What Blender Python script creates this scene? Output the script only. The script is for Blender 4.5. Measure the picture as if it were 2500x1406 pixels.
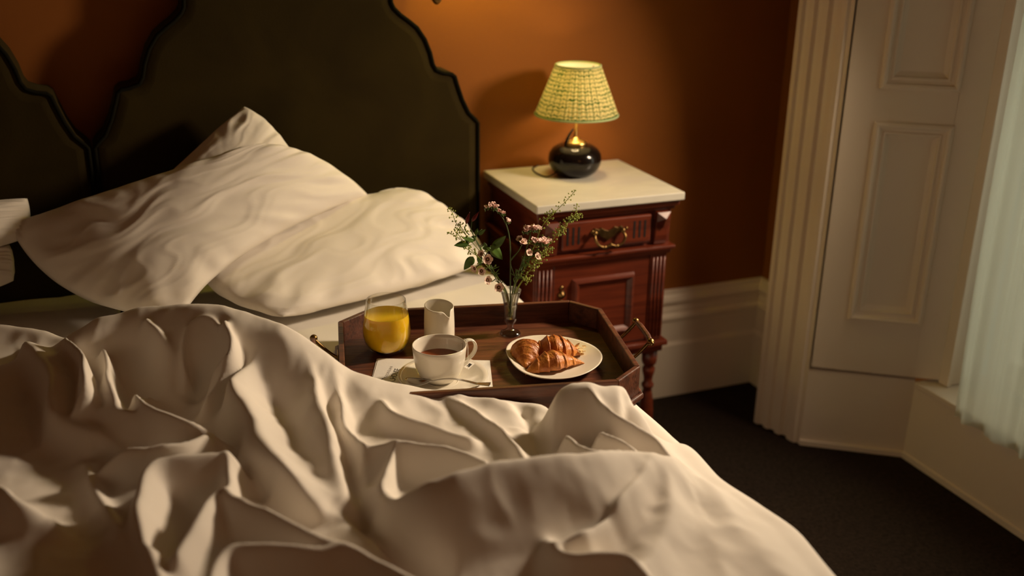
import bpy, bmesh, math, random
import numpy as np
from mathutils import Vector, Matrix, noise

for o in list(bpy.data.objects):
    bpy.data.objects.remove(o, do_unlink=True)
SC = bpy.context.scene
COL = SC.collection
PI = math.pi

# ------------------------------------------------------------------ camera
CAM_POS = Vector((0, -2.725, 1.55))
YAW, PITCH, ROLL, FPX = math.radians(21.9), math.radians(20.6), math.radians(.85), 2530.0
_f = Vector((math.sin(YAW) * math.cos(PITCH), math.cos(YAW) * math.cos(PITCH), -math.sin(PITCH)))
_r = Vector((math.cos(YAW), -math.sin(YAW), 0))
_u = _r.cross(_f)
CR = _r * math.cos(ROLL) + _u * math.sin(ROLL)
CU = -_r * math.sin(ROLL) + _u * math.cos(ROLL)
cd = bpy.data.cameras.new('camera')
cam = bpy.data.objects.new('camera', cd)
COL.objects.link(cam)
cam.matrix_world = Matrix(((CR.x, CU.x, -_f.x, CAM_POS.x), (CR.y, CU.y, -_f.y, CAM_POS.y),
                           (CR.z, CU.z, -_f.z, CAM_POS.z), (0, 0, 0, 1)))
cd.sensor_width = 36
cd.lens = FPX / 2500 * 36
cd.clip_start = .02
cd.dof.use_dof = True
cd.dof.focus_distance = 2.12
cd.dof.aperture_fstop = 1.8
SC.camera = cam

# measuring helpers: where a sight line meets a real plane of the room
def sight(u, v):
    return _f + CR * ((u - 1250) / FPX) - CU * ((v - 703) / FPX)
def at_z(u, v, z):
    d = sight(u, v); return CAM_POS + d * ((z - CAM_POS.z) / d.z)
def at_y(u, v, y):
    d = sight(u, v); return CAM_POS + d * ((y - CAM_POS.y) / d.y)

# ------------------------------------------------------------------ world, light, exposure
SC.view_settings.view_transform = 'Standard'
SC.view_settings.look = 'None'
SC.view_settings.exposure = 0.02
SC.view_settings.gamma = 1.0
SC.view_settings.use_curve_mapping = False
W = bpy.data.worlds.new('world'); SC.world = W; W.use_nodes = True
W.node_tree.nodes['Background'].inputs[0].default_value = (.75, .85, .7, 1)
W.node_tree.nodes['Background'].inputs[1].default_value = .08

def light(name, kind, loc, energy, col, target=None, **kw):
    l = bpy.data.lights.new(name, kind); l.energy = energy; l.color = col
    for k, v in kw.items(): setattr(l, k, v)
    o = bpy.data.objects.new(name, l); COL.objects.link(o); o.location = loc
    if target is not None:
        o.rotation_euler = (Vector(target) - Vector(loc)).to_track_quat('-Z', 'Y').to_euler()
    return o
KEYC = (1.0, .775, .54)
light('window_light', 'AREA', (2.02, -.92, 1.50), 16, KEYC, (.52, -.98, .70), shape='RECTANGLE', size=.18, size_y=.24, spread=math.radians(122))
light('added_fill_light', 'POINT', (.9, -3.5, 1.75), 4.2, (1, .34, .09), shadow_soft_size=.30)  # unseen orange fill, added behind the camera to warm the shadows
light('outside_daylight', 'AREA', (2.95, -.98, 1.1), 8.5, (.96, .92, .74), (2.2, -.92, 1.0), shape='RECTANGLE', size=.7, size_y=1.7)

# ------------------------------------------------------------------ materials
def mat(name, base, rough=.6, metal=0., bump=None, var=None, sheen=0., sheen_tint=None, spec=.5, trans=0., ior=1.45, coat=0., sss=0.):
    m = bpy.data.materials.new(name); m.use_nodes = True
    nt = m.node_tree; b = nt.nodes['Principled BSDF']
    b.inputs['Base Color'].default_value = (*base, 1)
    b.inputs['Roughness'].default_value = rough
    b.inputs['Metallic'].default_value = metal
    b.inputs['Specular IOR Level'].default_value = spec
    b.inputs['IOR'].default_value = ior
    b.inputs['Transmission Weight'].default_value = trans
    b.inputs['Coat Weight'].default_value = coat
    if sheen:
        b.inputs['Sheen Weight'].default_value = sheen
        b.inputs['Sheen Roughness'].default_value = .4
        if sheen_tint: b.inputs['Sheen Tint'].default_value = (*sheen_tint, 1)
    if sss:
        b.inputs['Subsurface Weight'].default_value = sss
        b.inputs['Subsurface Radius'].default_value = (.03, .016, .006)
        b.inputs['Subsurface Scale'].default_value = .5
    tc = nt.nodes.new('ShaderNodeTexCoord')
    if var:
        scale, other = var[0], var[1]
        stretch = var[2] if len(var) > 2 else (1, 1, 1)
        mp = nt.nodes.new('ShaderNodeMapping'); mp.inputs['Scale'].default_value = stretch
        nt.links.new(tc.outputs['Object'], mp.inputs[0])
        n = nt.nodes.new('ShaderNodeTexNoise'); n.inputs['Scale'].default_value = scale
        n.inputs['Detail'].default_value = 6; n.inputs['Distortion'].default_value = .6
        nt.links.new(mp.outputs[0], n.inputs['Vector'])
        r = nt.nodes.new('ShaderNodeValToRGB')
        r.color_ramp.elements[0].position = .32; r.color_ramp.elements[1].position = .68
        r.color_ramp.elements[0].color = (*base, 1); r.color_ramp.elements[1].color = (*other, 1)
        nt.links.new(n.outputs['Fac'], r.inputs[0]); nt.links.new(r.outputs[0], b.inputs['Base Color'])
    if bump:
        scale, st = bump[0], bump[1]
        stretch = bump[2] if len(bump) > 2 else (1, 1, 1)
        mp = nt.nodes.new('ShaderNodeMapping'); mp.inputs['Scale'].default_value = stretch
        nt.links.new(tc.outputs['Object'], mp.inputs[0])
        n = nt.nodes.new('ShaderNodeTexNoise'); n.inputs['Scale'].default_value = scale
        n.inputs['Detail'].default_value = 5
        nt.links.new(mp.outputs[0], n.inputs['Vector'])
        bp = nt.nodes.new('ShaderNodeBump'); bp.inputs['Strength'].default_value = st
        bp.inputs['Distance'].default_value = .004
        nt.links.new(n.outputs['Fac'], bp.inputs['Height']); nt.links.new(bp.outputs[0], b.inputs['Normal'])
    return m

M = {}
M['cotton'] = mat('white_cotton', (.82, .76, .68), .9, sheen=.03, bump=(9, .35))
M['sheet'] = mat('white_sheet', (.82, .77, .69), .9, sheen=.03, bump=(5, .5))
M['wall'] = mat('ochre_paint', (.28, .086, .006), .8, var=(1.5, (.26, .078, .005)), bump=(60, .05))
M['ceiling'] = mat('ceiling_paint', (.45, .36, .25), .9, bump=(40, .05))
M['gloss'] = mat('cream_gloss_paint', (.82, .71, .57), .42, var=(3, (.79, .68, .545)), bump=(14, .06))
M['carpet'] = mat('brown_carpet', (.018, .012, .008), .97, var=(90, (.034, .023, .016)), bump=(260, .9), spec=.1)
M['velvet'] = mat('olive_velvet', (.022, .014, .003), .85, var=(4, (.036, .024, .005)), sheen=.12, sheen_tint=(.6, .5, .18), spec=.1, bump=(200, .1))
M['piping'] = mat('dark_piping', (.010, .009, .005), 1.0, spec=.05)
M['mahogany'] = mat('red_mahogany', (.080, .013, .005), .36, var=(14, (.155, .028, .010), (.35, 1, 5)), bump=(30, .08, (1, 1, 6)), coat=.15)
M['traywood'] = mat('dark_oak', (.055, .018, .010), .42, var=(9, (.16, .052, .024), (1, 9, 9)), bump=(30, .25, (1, 10, 6)))
M['marble'] = mat('cream_marble', (.72, .68, .58), .28, var=(5, (.60, .57, .49), (1, 2.2, 1)))
M['brass'] = mat('aged_brass', (.28, .17, .06), .38, metal=1, var=(60, (.14, .08, .03)))
M['brass_bright'] = mat('polished_brass', (.75, .48, .16), .28, metal=1)
M['blackglaze'] = mat('black_glaze', (.008, .005, .004), .13, spec=.4, coat=.15)
M['porcelain'] = mat('cream_porcelain', (.80, .75, .64), .16, coat=.4, bump=(20, .03))
M['stoneware'] = mat('cream_stoneware', (.78, .72, .60), .3, bump=(20, .05))
M['paper'] = mat('paper', (.82, .79, .72), .9, bump=(90, .1))
M['ink'] = mat('ink', (.03, .025, .02), .7)
M['greyink'] = mat('grey_ink', (.22, .19, .15), .7)
M['steel'] = mat('steel', (.62, .60, .58), .18, metal=1)
M['juice'] = mat('orange_juice', (.96, .60, .012), .3, sss=.55)
M['tea'] = mat('tea', (.26, .060, .012), .05, coat=.3)
M['croissant'] = mat('baked_crust', (.34, .088, .014), .42, var=(38, (.66, .25, .045)), bump=(90, .8), coat=.12)
M['crumb'] = mat('pale_flakes', (.85, .62, .28), .7, bump=(120, .5))
M['stem'] = mat('green_stem', (.075, .12, .028), .6)
M['leaf'] = mat('green_leaf', (.060, .130, .018), .42, var=(40, (.11, .20, .032)))
M['sprig'] = mat('yellow_green_sprig', (.38, .42, .07), .6, var=(60, (.22, .29, .05)))
M['pink'] = mat('pink_petal', (.90, .52, .45), .7, var=(120, (.93, .70, .62)))
M['blush'] = mat('blush_petal', (.82, .66, .52), .6, var=(90, (.80, .52, .42)))
M['maroon'] = mat('maroon_centre', (.14, .022, .018), .6)
M['nectar'] = mat('yellow_green_centre', (.42, .36, .10), .5)
M['redbud'] = mat('dark_red_bud', (.16, .012, .014), .5)
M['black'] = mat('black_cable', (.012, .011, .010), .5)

def glass_mat(name, tint=(1, 1, 1), rough=.0, ior=1.45):
    m = bpy.data.materials.new(name); m.use_nodes = True
    b = m.node_tree.nodes['Principled BSDF']
    b.inputs['Base Color'].default_value = (*tint, 1); b.inputs['Roughness'].default_value = rough
    b.inputs['Transmission Weight'].default_value = 1; b.inputs['IOR'].default_value = ior
    return m
def thin_glass(name, solid=.0, pwr=1.6):
    m = bpy.data.materials.new(name); m.use_nodes = True; nt = m.node_tree; b = nt.nodes['Principled BSDF']; out = nt.nodes['Material Output']
    b.inputs['Transmission Weight'].default_value = 1; b.inputs['Roughness'].default_value = 0; b.inputs['IOR'].default_value = 1.45
    tr = nt.nodes.new('ShaderNodeBsdfTransparent'); tr.inputs[0].default_value = (.96, .965, .95, 1)
    gl = nt.nodes.new('ShaderNodeBsdfGlossy'); gl.inputs['Roughness'].default_value = .02
    fr = nt.nodes.new('ShaderNodeLayerWeight'); fr.inputs[0].default_value = .35
    pw = nt.nodes.new('ShaderNodeMath'); pw.operation = 'POWER'; pw.inputs[1].default_value = pwr; nt.links.new(fr.outputs['Facing'], pw.inputs[0])
    mx = nt.nodes.new('ShaderNodeMixShader'); nt.links.new(pw.outputs[0], mx.inputs[0]); nt.links.new(tr.outputs[0], mx.inputs[1]); nt.links.new(gl.outputs[0], mx.inputs[2])
    m2 = nt.nodes.new('ShaderNodeMixShader'); m2.inputs[0].default_value = solid; nt.links.new(mx.outputs[0], m2.inputs[1]); nt.links.new(b.outputs[0], m2.inputs[2])
    nt.links.new(m2.outputs[0], out.inputs[0]); return m
M['glass'] = thin_glass('thin_clear_glass')
M['vaseglass'] = thin_glass('thick_clear_glass', .22, 1.15)

M['water'] = glass_mat('water', (.97, .99, .95), ior=1.33)
M['pane'] = glass_mat('window_glass', (.9, .93, .9), ior=1.02)

def sheer():
    m = bpy.data.materials.new('sheer_voile'); m.use_nodes = True; nt = m.node_tree; nt.nodes.clear()
    out = nt.nodes.new('ShaderNodeOutputMaterial')
    tr = nt.nodes.new('ShaderNodeBsdfTransparent'); tl = nt.nodes.new('ShaderNodeBsdfTranslucent'); df = nt.nodes.new('ShaderNodeBsdfDiffuse')
    tl.inputs[0].default_value = (.82, .84, .72, 1); df.inputs[0].default_value = (.8, .8, .68, 1)
    a = nt.nodes.new('ShaderNodeMixShader'); a.inputs[0].default_value = .45
    b = nt.nodes.new('ShaderNodeMixShader'); b.inputs[0].default_value = .78
    nt.links.new(tl.outputs[0], a.inputs[1]); nt.links.new(df.outputs[0], a.inputs[2])
    nt.links.new(tr.outputs[0], b.inputs[1]); nt.links.new(a.outputs[0], b.inputs[2])
    nt.links.new(b.outputs[0], out.inputs[0]); return m
M['sheer'] = sheer()

def shade_mat():
    # pleated shade printed with a green scalloped line pattern, lit through from inside
    m = bpy.data.materials.new('printed_pleated_shade'); m.use_nodes = True; nt = m.node_tree; nt.nodes.clear()
    N = nt.nodes.new; L = nt.links.new
    out = N('ShaderNodeOutputMaterial'); uv = N('ShaderNodeUVMap'); sep = N('ShaderNodeSeparateXYZ'); L(uv.outputs[0], sep.inputs[0])
    def math_(op, a, b=None):
        n = N('ShaderNodeMath'); n.operation = op
        for i, x in enumerate((a, b)):
            if x is None: continue
            if isinstance(x, (int, float)): n.inputs[i].default_value = x
            else: L(x, n.inputs[i])
        return n.outputs[0]
    nz = N('ShaderNodeTexNoise'); nz.inputs['Scale'].default_value = 16; nz.inputs['Detail'].default_value = 3; L(uv.outputs[0], nz.inputs['Vector'])
    wob = math_('MULTIPLY', math_('SUBTRACT', nz.outputs['Fac'], .5), .10)
    scal = math_('MULTIPLY', math_('ABSOLUTE', math_('SINE', math_('MULTIPLY', sep.outputs[0], PI * 34))), .022)
    row = math_('FRACT', math_('MULTIPLY', math_('ADD', math_('ADD', sep.outputs[1], wob), scal), 13))
    line = math_('LESS_THAN', math_('ABSOLUTE', math_('SUBTRACT', row, .5)), .12)
    colx = math_('FRACT', math_('ADD', math_('MULTIPLY', sep.outputs[0], 34), math_('MULTIPLY', wob, 6)))
    vl = math_('LESS_THAN', math_('ABSOLUTE', math_('SUBTRACT', colx, .5)), .09)
    edge = math_('LESS_THAN', sep.outputs[1], .035)
    fac = math_('MINIMUM', math_('ADD', line, math_('ADD', math_('MULTIPLY', vl, .55), edge)), 1.0)
    mix = N('ShaderNodeMix'); mix.data_type = 'RGBA'; L(fac, mix.inputs[0])
    mix.inputs[6].default_value = (.78, .70, .36, 1); mix.inputs[7].default_value = (.05, .14, .025, 1)
    tl = N('ShaderNodeBsdfTranslucent'); df = N('ShaderNodeBsdfDiffuse'); L(mix.outputs[2], tl.inputs[0]); L(mix.outputs[2], df.inputs[0])
    a = N('ShaderNodeMixShader'); a.inputs[0].default_value = .5; L(tl.outputs[0], a.inputs[1]); L(df.outputs[0], a.inputs[2])
    L(a.outputs[0], out.inputs[0]); return m
M['shade'] = shade_mat()
def lining_mat():
    m = bpy.data.materials.new('cream_lining'); m.use_nodes = True; nt = m.node_tree; nt.nodes.clear()
    out = nt.nodes.new('ShaderNodeOutputMaterial'); tl = nt.nodes.new('ShaderNodeBsdfTranslucent'); df = nt.nodes.new('ShaderNodeBsdfDiffuse'); mx = nt.nodes.new('ShaderNodeMixShader')
    tl.inputs[0].default_value = (.95, .90, .74, 1); df.inputs[0].default_value = (.95, .90, .74, 1); mx.inputs[0].default_value = .45
    nt.links.new(tl.outputs[0], mx.inputs[1]); nt.links.new(df.outputs[0], mx.inputs[2]); nt.links.new(mx.outputs[0], out.inputs[0]); return m
M['lining'] = lining_mat()
def emis(name, col, st):
    m = bpy.data.materials.new(name); m.use_nodes = True; b = m.node_tree.nodes['Principled BSDF']
    b.inputs['Base Color'].default_value = (*col, 1)
    b.inputs['Emission Color'].default_value = (*col, 1); b.inputs['Emission Strength'].default_value = st; return m
M['bulb'] = emis('lit_bulb', (1, .78, .42), 9)

# ------------------------------------------------------------------ mesh helpers
def link(name, me, m=None, parent=None, smooth=False, loc=None):
    o = bpy.data.objects.new(name, me); COL.objects.link(o)
    if m is not None: me.materials.append(m)
    if smooth:
        for p in me.polygons: p.use_smooth = True
    if parent is not None: o.parent = parent
    if loc is not None: o.location = loc
    return o
class MB:
    def __init__(s): s.v = []; s.f = []
    def add(s, vs, fs):
        n = len(s.v); s.v += [tuple(v) for v in vs]; s.f += [tuple(i + n for i in f) for f in fs]; return s
    def box(s, x0, x1, y0, y1, z0, z1):
        return s.add([(x0, y0, z0), (x1, y0, z0), (x1, y1, z0), (x0, y1, z0), (x0, y0, z1), (x1, y0, z1), (x1, y1, z1), (x0, y1, z1)],
                     [(0, 3, 2, 1), (4, 5, 6, 7), (0, 1, 5, 4), (1, 2, 6, 5), (2, 3, 7, 6), (3, 0, 4, 7)])
    def prism(s, poly, z0, z1):
        n = len(poly)
        return s.add([(x, y, z0) for x, y in poly] + [(x, y, z1) for x, y in poly],
                     [tuple(range(n))[::-1], tuple(range(n, 2 * n))] + [(i, (i + 1) % n, n + (i + 1) % n, n + i) for i in range(n)])
    def lathe(s, prof, seg=32, c=(0, 0, 0), axis=None):
        vs = []; fs = []
        for r, z in prof:
            for k in range(seg):
                a = 2 * PI * k / seg; vs.append(Vector((r * math.cos(a), r * math.sin(a), z)))
        m = len(prof)
        for i in range(m - 1):
            for k in range(seg):
                a, b = i * seg + k, i * seg + (k + 1) % seg
                fs.append((a, b, b + seg, a + seg))
        if prof[0][0] > 1e-5: fs.append(tuple(range(seg))[::-1])
        if prof[-1][0] > 1e-5: fs.append(tuple(range((m - 1) * seg, m * seg)))
        if axis is not None:
            q = Vector(axis).to_track_quat('Z', 'Y'); vs = [q @ v for v in vs]
        c = Vector(c); return s.add([v + c for v in vs], fs)
    def shell(s, prof, seg=48, c=(0, 0, 0)):
        # closed profile loop (outside then inside), no caps
        vs = []; fs = []; m = len(prof)
        for r, z in prof:
            for k in range(seg):
                a = 2 * PI * k / seg; vs.append((c[0] + r * math.cos(a), c[1] + r * math.sin(a), c[2] + z))
        for i in range(m - 1):
            for k in range(seg):
                a, b = i * seg + k, i * seg + (k + 1) % seg
                fs.append((a, b, b + seg, a + seg))
        return s.add(vs, fs)
    def tube(s, pts, rad, seg=8, cap=True):
        pts = [Vector(p) for p in pts]; n = len(pts)
        if not isinstance(rad, (list, tuple)): rad = [rad] * n
        vs = []; fs = []; prev = None
        for i, p in enumerate(pts):
            t = (pts[min(i + 1, n - 1)] - pts[max(i - 1, 0)]).normalized()
            if prev is None:
                a = Vector((0, 0, 1)) if abs(t.z) < .9 else Vector((1, 0, 0)); nx = t.cross(a).normalized()
            else:
                nx = (prev - t * prev.dot(t)).normalized()
            prev = nx; ny = t.cross(nx)
            for k in range(seg):
                a = 2 * PI * k / seg; vs.append(p + (nx * math.cos(a) + ny * math.sin(a)) * rad[i])
        for i in range(n - 1):
            for k in range(seg):
                a, b = i * seg + k, i * seg + (k + 1) % seg; fs.append((a, b, b + seg, a + seg))
        if cap: fs.append(tuple(range(seg))[::-1]); fs.append(tuple(range((n - 1) * seg, n * seg)))
        return s.add(vs, fs)
    def mesh(s, name):
        me = bpy.data.meshes.new(name); me.from_pydata(s.v, [], s.f); me.update()
        bm = bmesh.new(); bm.from_mesh(me); bmesh.ops.remove_doubles(bm, verts=bm.verts, dist=1e-6)
        bmesh.ops.recalc_face_normals(bm, faces=bm.faces); bm.to_mesh(me); bm.free(); return me
    def build(s, name, m, parent=None, smooth=False, bevel=0, seg=2, auto=False):
        o = link(name, s.mesh(name), m, parent, smooth)
        if auto:
            for p in o.data.polygons: p.use_smooth = True
            o.data.set_sharp_from_angle(angle=math.radians(40))
        if bevel:
            b = o.modifiers.new('bevel', 'BEVEL'); b.width = bevel; b.segments = seg; b.limit_method = 'ANGLE'; b.angle_limit = math.radians(35)
        return o
def spl(pts, n=8):
    pts = [Vector(p) for p in pts]; out = []
    P = [pts[0] * 2 - pts[1]] + pts + [pts[-1] * 2 - pts[-2]]
    for i in range(1, len(P) - 2):
        for k in range(n):
            t = k / n; a, b, c, d = P[i - 1], P[i], P[i + 1], P[i + 2]
            out.append(.5 * ((2 * b) + (c - a) * t + (2 * a - 5 * b + 4 * c - d) * t * t + (3 * b - a - 3 * c + d) * t ** 3))
    out.append(pts[-1]); return out
def empty(name, loc, label=None, cat=None, group=None, rz=0):
    o = bpy.data.objects.new(name, None); COL.objects.link(o); o.location = loc; o.rotation_euler = (0, 0, rz)
    o.empty_display_size = .05
    if label: o['label'] = label
    if cat: o['category'] = cat
    if group: o['group'] = group
    return o
def tag(o, label, cat, group=None):
    o['label'] = label; o['category'] = cat
    if group: o['group'] = group
    return o
def struct(o): o['kind'] = 'structure'; return o

# ------------------------------------------------------------------ the room
XL, YF, ZC = -2.6, -4.6, 2.75
struct(MB().box(XL - .1, 2.6, YF - .1, .1, -.1, 0).build('floor', M['carpet']))
struct(MB().box(XL - .1, 2.6, YF - .1, .1, ZC, ZC + .1).build('ceiling', M['ceiling']))
struct(MB().box(XL - .1, 2.6, 0, .1, 0, ZC).build('wall_back', M['wall']))
struct(MB().box(XL - .1, XL, YF, 0, 0, ZC).build('wall_left', M['wall']))
struct(MB().box(XL - .1, 2.6, YF - .1, YF, 0, ZC).build('wall_front', M['wall']))
# right wall: stub beside the corner, then the deep window recess with its apron
wr = MB(); wr.box(2.0, 2.6, -.27, 0, 0, ZC)
wr.box(2.125, 2.6, -2.6, -.64, 0, .235); wr.box(2.125, 2.6, -2.6, -.60, 2.45, ZC); wr.box(2.0, 2.6, YF, -2.6, 0, ZC)
struct(wr.build('wall_right', M['wall']))

def skirting(name, p0, p1, out, prof):
    # profile (projection, height) swept from p0 to p1 on a wall whose room side is `out`
    v = []; f = []; n = len(prof); out = Vector(out)
    for p in (p0, p1):
        for d, z in prof: v.append(Vector((p[0], p[1], z)) + out * d)
    f.append(tuple(range(n))); f.append(tuple(range(2 * n - 1, n - 1, -1)))
    for i in range(n): j = (i + 1) % n; f.append((i, j, n + j, n + i))
    return struct(MB().add(v, f).build(name, M['gloss'], bevel=.0015))
BP = [(0, 0), (.030, 0), (.030, .185), (.026, .193), (.024, .197), (.024, .268), (.029, .274), (.030, .284), (.026, .292), (.020, .296), (.020, .306), (.016, .318), (.016, .326), (.022, .330), (.023, .340), (.018, .352), (.012, .358), (.010, .372), (0, .374)]
skirting('baseboard_back', (XL, 0), (2.0, 0), (0, -1, 0), BP)
skirting('baseboard_right', (2.0, 0), (2.0, -.27), (-1, 0, 0), BP)
skirting('baseboard_left', (XL, 0), (XL, YF), (1, 0, 0), BP)

# fluted architrave standing at the mouth of the window recess
A0 = Vector((1.818, -.283)); A1 = Vector((1.866, -.456)); AD = (A1 - A0).normalized(); AN = Vector((-AD.y, AD.x))  # AN points into the wall
if AN.x < 0: AN = -AN
Lw = (A1 - A0).length
fl = [(0, .0), (.016, -.004), (.022, .006), (.036, .006), (.040, -.002), (.056, -.004), (.062, .007), (.078, .007), (.084, -.003), (.102, -.004), (.108, .008), (.124, .008), (.130, -.003), (.146, -.006), (.160, -.006), (.166, .002), (Lw, .002)]
poly = [A0 + AD * w + AN * d for w, d in fl] + [Vector((1.875, -.40)), Vector((1.9995, -.30)), Vector((1.9995, -.272)), Vector((1.83, -.272))]
struct(MB().prism([(p.x, p.y) for p in poly], 0, ZC).build('trim_1', M['gloss'], bevel=.0012))

# shutter box: apron below, folding shutter above
B0 = Vector((1.865, -.455)); B1 = Vector((2.115, -.627)); BD = (B1 - B0).normalized(); BN = Vector((BD.y, -BD.x))   # towards room
if BN.y > 0: BN = -BN
def shp(w, d, z): p = B0 + BD * w + BN * d; return (p.x, p.y, z)
def slab(mb, w0, w1, d0, d1, z0, z1):
    mb.add([shp(w0, d0, z0), shp(w1, d0, z0), shp(w1, d1, z0), shp(w0, d1, z0), shp(w0, d0, z1), shp(w1, d0, z1), shp(w1, d1, z1), shp(w0, d1, z1)],
           [(0, 3, 2, 1), (4, 5, 6, 7), (0, 1, 5, 4), (1, 2, 6, 5), (2, 3, 7, 6), (3, 0, 4, 7)])
ap = MB(); slab(ap, .0, .303, -.10, -.004, 0, .252); slab(ap, .0, .303, -.004, .006, 0, .018)
struct(ap.build('trim_2', M['gloss'], bevel=.002))
# window apron along the recess
wa = MB(); wa.box(2.112, 2.124, -2.6, -.626, 0, .236); wa.box(2.106, 2.124, -2.6, -.626, 0, .02); wa.box(2.106, 2.30, -2.6, -.632, .236, .252)
struct(wa.build('trim_3', M['gloss'], bevel=.002))
# back lining of the recess behind the shutter and the jamb beside the curtain
lin = MB(); slab(lin, .0, .46, -.12, -.095, .253, 2.45)
struct(lin.build('trim_4', M['gloss']))
jb = MB(); jb.box(2.172, 2.30, -.690, -.655, .254, 2.45); jb.box(2.165, 2.178, -.697, -.662, .254, 2.45)
struct(jb.build('trim_5', M['gloss'], bevel=.002))

shutter = empty('window_shutter', shp(0, 0, .262), 'tall cream painted panelled shutter folded back beside the window', 'shutter')
sx = Matrix.Translation(-Vector(shp(0, 0, .262)))
def shift(o, m=sx): o.data.transform(m); return o
def moulded_panel(parent, w0, w1, z0, z1):
    g = MB()
    steps = [(0, .0005), (.003, .008), (.009, .011), (.015, .009), (.018, .001), (.026, -.001), (.029, .0025), (.033, .0025), (.037, -.006), (.046, -.011), (.049, -.012)]
    vs = []; fs = []
    for o_, d in steps:
        vs += [shp(w0 + o_, d, z0 + o_), shp(w1 - o_, d, z0 + o_), shp(w1 - o_, d, z1 - o_), shp(w0 + o_, d, z1 - o_)]
    for i in range(len(steps) - 1):
        for k in range(4):
            a = i * 4 + k; b = i * 4 + (k + 1) % 4; fs.append((a, b, b + 4, a + 4))
    n = (len(steps) - 1) * 4; fs.append((n, n + 1, n + 2, n + 3))
    # skirt back to the leaf so that the frame is solid
    vs += [shp(w0, -.012, z0), shp(w1, -.012, z0), shp(w1, -.012, z1), shp(w0, -.012, z1)]
    m = len(vs) - 4
    for k in range(4): fs.append((k, m + k, m + (k + 1) % 4, (k + 1) % 4))
    g.add(vs, fs)
    o = g.build('raised_panel', M['gloss'], parent); shift(o); return o
leaf = MB()
W1 = .374
zs = [.262, .425, 1.0, 1.09, 1.92, 2.02, 2.44]
slab(leaf, .008, .092, -.03, 0, .262, 2.44); slab(leaf, .292, W1, -.03, 0, .262, 2.44)
for a, b in ((.262, .425), (1.0, 1.09), (1.92, 2.44)): slab(leaf, .092, .292, -.03, 0, a, b)
slab(leaf, .092, .292, -.03, -.014, .425, 1.0); slab(leaf, .092, .292, -.03, -.014, 1.09, 1.92)
shift(leaf.build('leaf', M['gloss'], shutter, bevel=.0008))
moulded_panel(shutter, .090, .294, .423, 1.002)
moulded_panel(shutter, .090, .294, 1.088, 1.922)
for zz in (.50, 1.45, 2.2):
    h = MB(); slab(h, W1 - .006, W1 + .006, -.002, .004, zz, zz + .075); shift(h.build('hinge', M['gloss'], shutter, bevel=.001))

# window: sash frame, panes, sheer
win = struct(empty('window_1', (2.34, -1.3, .254)))
wf = MB(); X0, X1 = -.03, .03
wf.box(X0, X1, -.61, -.54, 0, 2.19); wf.box(X0, X1, .54, .61, 0, 2.19); wf.box(X0, X1, -.54, .54, 0, .09); wf.box(X0, X1, -.54, .54, 2.11, 2.19)
wf.box(X0 + .01, X1 - .01, -.54, .54, 1.06, 1.12); wf.box(X0 + .015, X1 - .015, -.012, .012, .09, 1.06); wf.box(X0 + .015, X1 - .015, -.012, .012, 1.12, 2.11)
wf.build('window_frame', M['gloss'], win, bevel=.003)
for y0, y1 in ((-.54, -.012), (.012, .54)):
    for z0, z1 in ((.09, 1.06), (1.12, 2.11)):
        MB().box(-.002, .002, y0 + .001, y1 - .001, z0 + .001, z1 - .001).build('pane', M['pane'], win)

cv = []; cf = []; ny_, nz_ = 150, 30
for j in range(nz_ + 1):
    for i in range(ny_ + 1):
        t = i / ny_; z = .228 + (2.42 - .228) * j / nz_
        y = -.782 - .42 * t
        gather = .7 + .3 * j / nz_
        x = 2.092 + .014 * math.sin(t * 31 + 1.1 * math.sin(t * 9) + z * .5) * gather + .0022 * math.sin(t * 83 + z * 3)
        y += .012 * math.sin(z * 2.3 + t * 9) - .030 * (1 - j / nz_) ** 2 * (1 - t)
        cv.append((x, y, z))
for j in range(nz_):
    for i in range(ny_):
        a = j * (ny_ + 1) + i; cf.append((a, a + 1, a + ny_ + 2, a + ny_ + 1))
curt = MB().add(cv, cf).build('sheer_curtain', M['sheer'], smooth=True)
tag(curt, 'sheer pale voile curtain hanging to the sill beside the shutter', 'curtain')

# ------------------------------------------------------------------ beds
ZB = .62
def make_bed(x0, x1, label):
    cx = (x0 + x1) / 2; b = empty('bed', (cx, -1.08, 0), label, 'bed', 'two single beds pushed together')
    w = (x1 - x0) / 2 - .004
    MB().box(-w + .01, w - .01, -.95, .95, .06, .34).build('divan_base', mat('grey_divan', (.12, .10, .085), .9), b, bevel=.01)
    for sx_ in (-1, 1):
        for sy in (-1, 1):
            MB().lathe([(.02, 0), (.026, .03), (.026, .06)], 16, (sx_ * (w - .08), sy * .85, 0)).build('leg', M['mahogany'], b, smooth=False)
    m = MB().box(-w, w, -.96, .96, .34, ZB - .006).build('mattress', M['sheet'], b, bevel=.03, seg=4)
    # fitted sheet: slightly rumpled skin over the mattress top and sides
    nx, ny = 90, 170; vs = []; fs = []
    for j in range(ny + 1):
        for i in range(nx + 1):
            s = -(w + .26) + 2 * (w + .26) * i / nx; y = -.963 + 1.926 * j / ny
            R_ = .035
            ax = abs(s); sg = 1 if s > 0 else -1; flat = w + .003 - R_
            if ax < flat: x, z = s, ZB
            elif ax < flat + R_ * PI / 2:
                a = (ax - flat) / R_; x = sg * (flat + R_ * math.sin(a)); z = ZB - R_ * (1 - math.cos(a))
            else: x = sg * (w + .003); z = ZB - R_ - (ax - flat - R_ * PI / 2)
            n1 = noise.noise(Vector((x * 4 + cx * 3, y * 5, z * 3))) * .005 + (abs(noise.noise(Vector((x * 9, y * 4 + x * 6, 3)))) ) * .006
            vs.append((x + (sg * n1 * .5 if ax > flat else 0), y, z + (n1 if ax < flat + .03 else 0)))
    for j in range(ny):
        for i in range(nx):
            a = j * (nx + 1) + i; fs.append((a, a + 1, a + nx + 2, a + nx + 1))
    MB().add(vs, fs).build('fitted_sheet', M['sheet'], b, smooth=True)
    return b
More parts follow.
